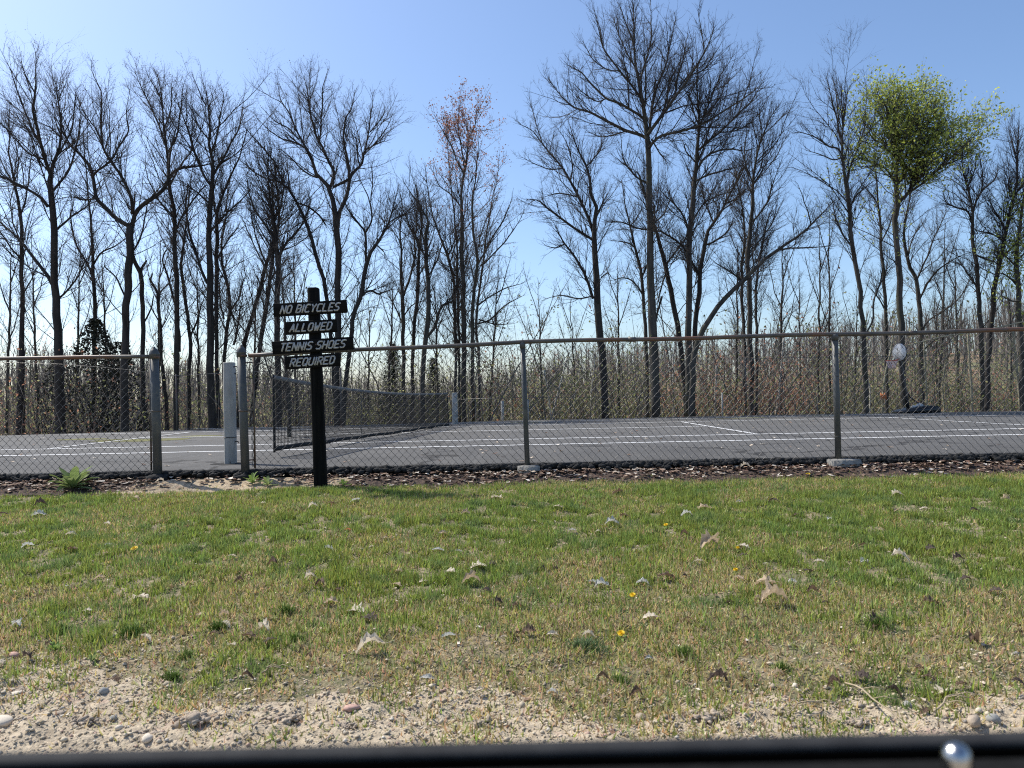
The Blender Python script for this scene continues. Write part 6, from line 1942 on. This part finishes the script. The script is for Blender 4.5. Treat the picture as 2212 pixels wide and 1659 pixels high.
for q in (('lone dark green grass tuft on the bare sandy verge', 370, 1470, 38, 34, 150, 1), ('green grass tuft at the top of the lone dark tuft', 403, 1425, 40, 34, 150, 2), ('broad green tuft on dry ground in the lower left', 285, 1370, 76, 34, 260, 3),
          ('green tuft left of the broad one in the lower left', 135, 1365, 60, 30, 200, 4), ('fresh tuft beside the tan standing leaf', 470, 1360, 60, 28, 180, 5), ('bluish green mat of grass left of the largest dandelion', 1265, 1400, 120, 30, 420, 6, ((.14, .22, .09), (.23, .32, .15))),
          ('dark green tuft on the lower edge of the lawn right of centre', 1480, 1420, 80, 34, 300, 7), ('green tuft below the dark one at the sandy edge', 1340, 1478, 34, 34, 120, 8), ('dark tuft around the rotting leaf at right', 1895, 1352, 60, 34, 220, 9), ('small green tuft at the sandy edge near the right fence line', 1690, 1450, 44, 28, 140, 10),
          ('green tuft below the sign in the dry grass', 620, 1330, 44, 34, 150, 11), ('small green tuft on thin grass in the lower left centre', 640, 1385, 40, 28, 120, 12)):
    tuft(*q)


def stone(name, lab, x, y, w_px, m, flat=.6, seed=0, cat='stone', sub=2, rough=.12):
    gx, gy, gz = ground_at(x, y)
    r = w_px * gy / FPX / 2
    bm = bmesh.new()
    bmesh.ops.create_icosphere(bm, subdivisions=sub, radius=1)
    V = np.array([v.co for v in bm.verts])
    F = [[v.index for v in f.verts] for f in bm.faces]
    bm.free()
    nz = fnoise(V[:, 0] + seed * 3, V[:, 1] + V[:, 2] * 1.3, 1.6, seed) - .5
    V = V * (1 + nz[:, None] * rough * 5) * np.array((1, .75, flat))
    b = MB()
    b.add(V * r, [F])
    o = b.build(name, m, smooth_=sub > 1)
    o.location = (gx, gy, gz + r * flat * .25)
    o.rotation_euler = (0, 0, seed * 1.3)
    tag(o, lab, cat)


for i, q in enumerate((('stone', 'greenish grey pebble alone on the verge at lower left', 224, 1502, 22, M['stone_grey'], .8), ('stone', 'pale broken slab cut off at the left edge', 2, 1560, 52, M['stone_pale'], .35), ('stone', 'pale flat stone on the verge above the slab at left', 38, 1500, 34, M['stone_pale'], .3),
                       ('stone', 'round white pebble on thin grass at lower right', 1718, 1484, 15, M['stone_pale'], .9), ('stone', 'pinkish long stone on the sand left of centre', 760, 1535, 36, M['stone_pink'], .4), ('stone', 'grey round stone near the sand edge at right', 1960, 1530, 24, M['stone_grey'], .7),
                       ('stone', 'rounded grey stone with a pale side at the right end of the verge', 2145, 1560, 30, M['stone_grey'], .8), ('stone', 'dark stone beside the rounded grey one at far right', 2105, 1575, 36, M['clod'], .8), ('stone', 'rough brown stone in the sand right of centre', 1385, 1555, 28, M['clod'], .7),
                       ('stone', 'pale pebble pair half sunk in sand at the lower left', 258, 1578, 18, M['stone_pale'], .7), ('stone', 'egg shaped pale stone near the car sill at left', 318, 1600, 30, M['stone_pale'], .6), ('stone', 'oval grey stone lying on sand left of the big clod', 245, 1555, 18, M['stone_grey'], .6),
                       ('stone', 'small brown oval stone at left on the sand', 130, 1545, 26, M['clod'], .4), ('stone', 'pale grey stone on the verge at the far left', 30, 1422, 26, M['stone_pink'], .5), ('stone', 'light stone on sandy soil below the star leaf', 2115, 1545, 16, M['stone_pale'], .8))):
    stone(*q, seed=i + 1)
for i, (x, y, w, lab) in enumerate(((610, 1560, 74, 'largest lumpy clod of sandy soil at the centre left of the verge'), (420, 1565, 90, 'long ridge of sandy clods left of the largest clod'), (180, 1563, 56, 'lumpy clod of soil near the slab at left'), (745, 1570, 46, 'small dark clod right of the largest clod'),
                                    (1530, 1560, 76, 'broad sandy clod on the verge right of centre'), (1040, 1572, 44, 'low sandy clod in the middle of the verge'), (1850, 1570, 50, 'sandy clod with straw right of the broad clod'), (45, 1495, 40, 'crumbly clod at the far left of the verge'))):
    gx, gy, gz = ground_at(x, y)
    s = w * gy / FPX
    g = np.random.default_rng(i)
    n = 90
    C = np.stack([g.normal(0, .25, n) * s, g.normal(0, .12, n) * s, np.abs(g.normal(.02, .05, n)) * s], 1)
    b = MB()
    lumps(b, C, g.uniform(.03, .13, n) * s * np.exp(-np.abs(C[:, 0]) / s), .8, jit=.4)
    o = b.build('soil_clod', M['clod'])
    o.location = (gx, gy, gz)
    tag(o, lab, 'clod')
# dry weed stalks and straw on the verge
for (x0, y0, x1, y1, lab) in ((1828, 1484, 1962, 1592, 'long dry weed stalk slanting across the sandy edge at right'), (565, 1468, 608, 1462, 'short dark twig lying on the sand at left'), (1770, 1530, 1700, 1562, 'bent dry straw on the sand left of the long stalk'), (2020, 1550, 2075, 1520, 'thin dry stem lying near the star leaf')):
    a, c = ground_at(x0, y0), ground_at(x1, y1)
    a, c = np.array(a) + (0, 0, .012), np.array(c) + (0, 0, .02)
    t = np.linspace(0, 1, 9)[:, None]
    P = a * (1 - t) + c * t + np.concatenate([np.sin(t * 9) * .012, np.cos(t * 7) * .008, np.sin(t * 3.14) * .03], 1)
    b = MB()
    b.tube(P, np.linspace(.0045, .002, 9), 5)
    for j in (2, 4, 6):
        b.tube([P[j], P[j] + (.03, -.03 * (-1) ** j, .02), P[j] + (.07, -.05 * (-1) ** j, .015)], .0015, 4)
    tag(b.build('dry_stalk', M['dry_stalk']), lab, 'stalk')

# ------------------------------------------------------------------ the car door under the camera
door = empty('car_door', (0, .39, -.10), 'black car door sill with open window seen from inside the car', 'car door')
def prism(name, prof, x0, x1, m, parent, bow=0.0):
    """section in y z, swept along x; closed"""
    X = np.linspace(x0, x1, 13)
    k = len(prof)
    b = MB()
    b.add(np.concatenate([[(x, y - bow * x * x, z) for y, z in prof] for x in X]), [])
    s = np.arange(k)
    for j in range(12):
        b.f.append((np.stack([s + j * k, s + j * k + k, (s + 1) % k + j * k + k, (s + 1) % k + j * k], 1), 0))
    b.f.append((np.array([list(range(k))]), 0))
    b.f.append((np.array([list(range(13 * k - 1, 12 * k - 1, -1))]), 0))
    o = b.build(name, m, parent, True)
    o.matrix_parent_inverse = Matrix.Translation(-parent.location)
    return o


ZT = 0.6365
prism('inner_trim', [(.352, -.05), (.355, ZT - .016), (.362, ZT - .006), (.370, ZT - .0035), (.407, ZT - .0035), (.410, ZT - .008), (.410, -.05)], -.62, .58, M['car_trim'], door)
prism('window_seal', [(.4165, ZT - .09), (.4165, ZT - .004), (.4185, ZT - .0035), (.436, ZT - .0035), (.436, ZT - .09)], -.62, .58, M['car_gap_shade'], door)
prism('seal_lip', [(.4190, ZT - .0034), (.4200, ZT - .0008), (.425, ZT + .001), (.433, ZT - .001), (.4358, ZT - .0034)], -.62, .58, M['car_rubber'], door)
prism('outer_panel', [(.4375, -.10), (.4375, ZT - .03), (.446, ZT - .022), (.462, ZT - .06), (.49, .35), (.505, .1), (.49, -.10)], -.62, .58, M['car_paint'], door)
prism('door_bottom', [(.352, -.12), (.49, -.12), (.49, -.102), (.352, -.102)], -.62, .58, M['car_paint'], door)
kx = 0.2166
b = MB()
lathe(b, [(.0052, -.03), (.0052, .000), (.0064, .002), (.0069, .006), (.0068, .0125), (.006, .0155), (.0042, .0178), (.002, .0188), (.0004, .0191)], (kx, .383, ZT - .0030), 24)
for zz in ():
    lathe(b, [(.0070, -.0008), (.0073, 0), (.0070, .0008)], (kx, .383, ZT - .0030 + zz), 24)
o = b.build('lock_knob', M['chrome'], door, True)
o.matrix_parent_inverse = Matrix.Translation(-door.location)

tris = 0
for o in bpy.data.objects:
    if o.type == 'MESH':
        tris += sum(len(p.vertices) - 2 for p in o.data.polygons) if len(o.data.polygons) < 2000 else len(o.data.loops) - 2 * len(o.data.polygons)
print('TRIANGLES', tris, 'objects', len(bpy.data.objects))
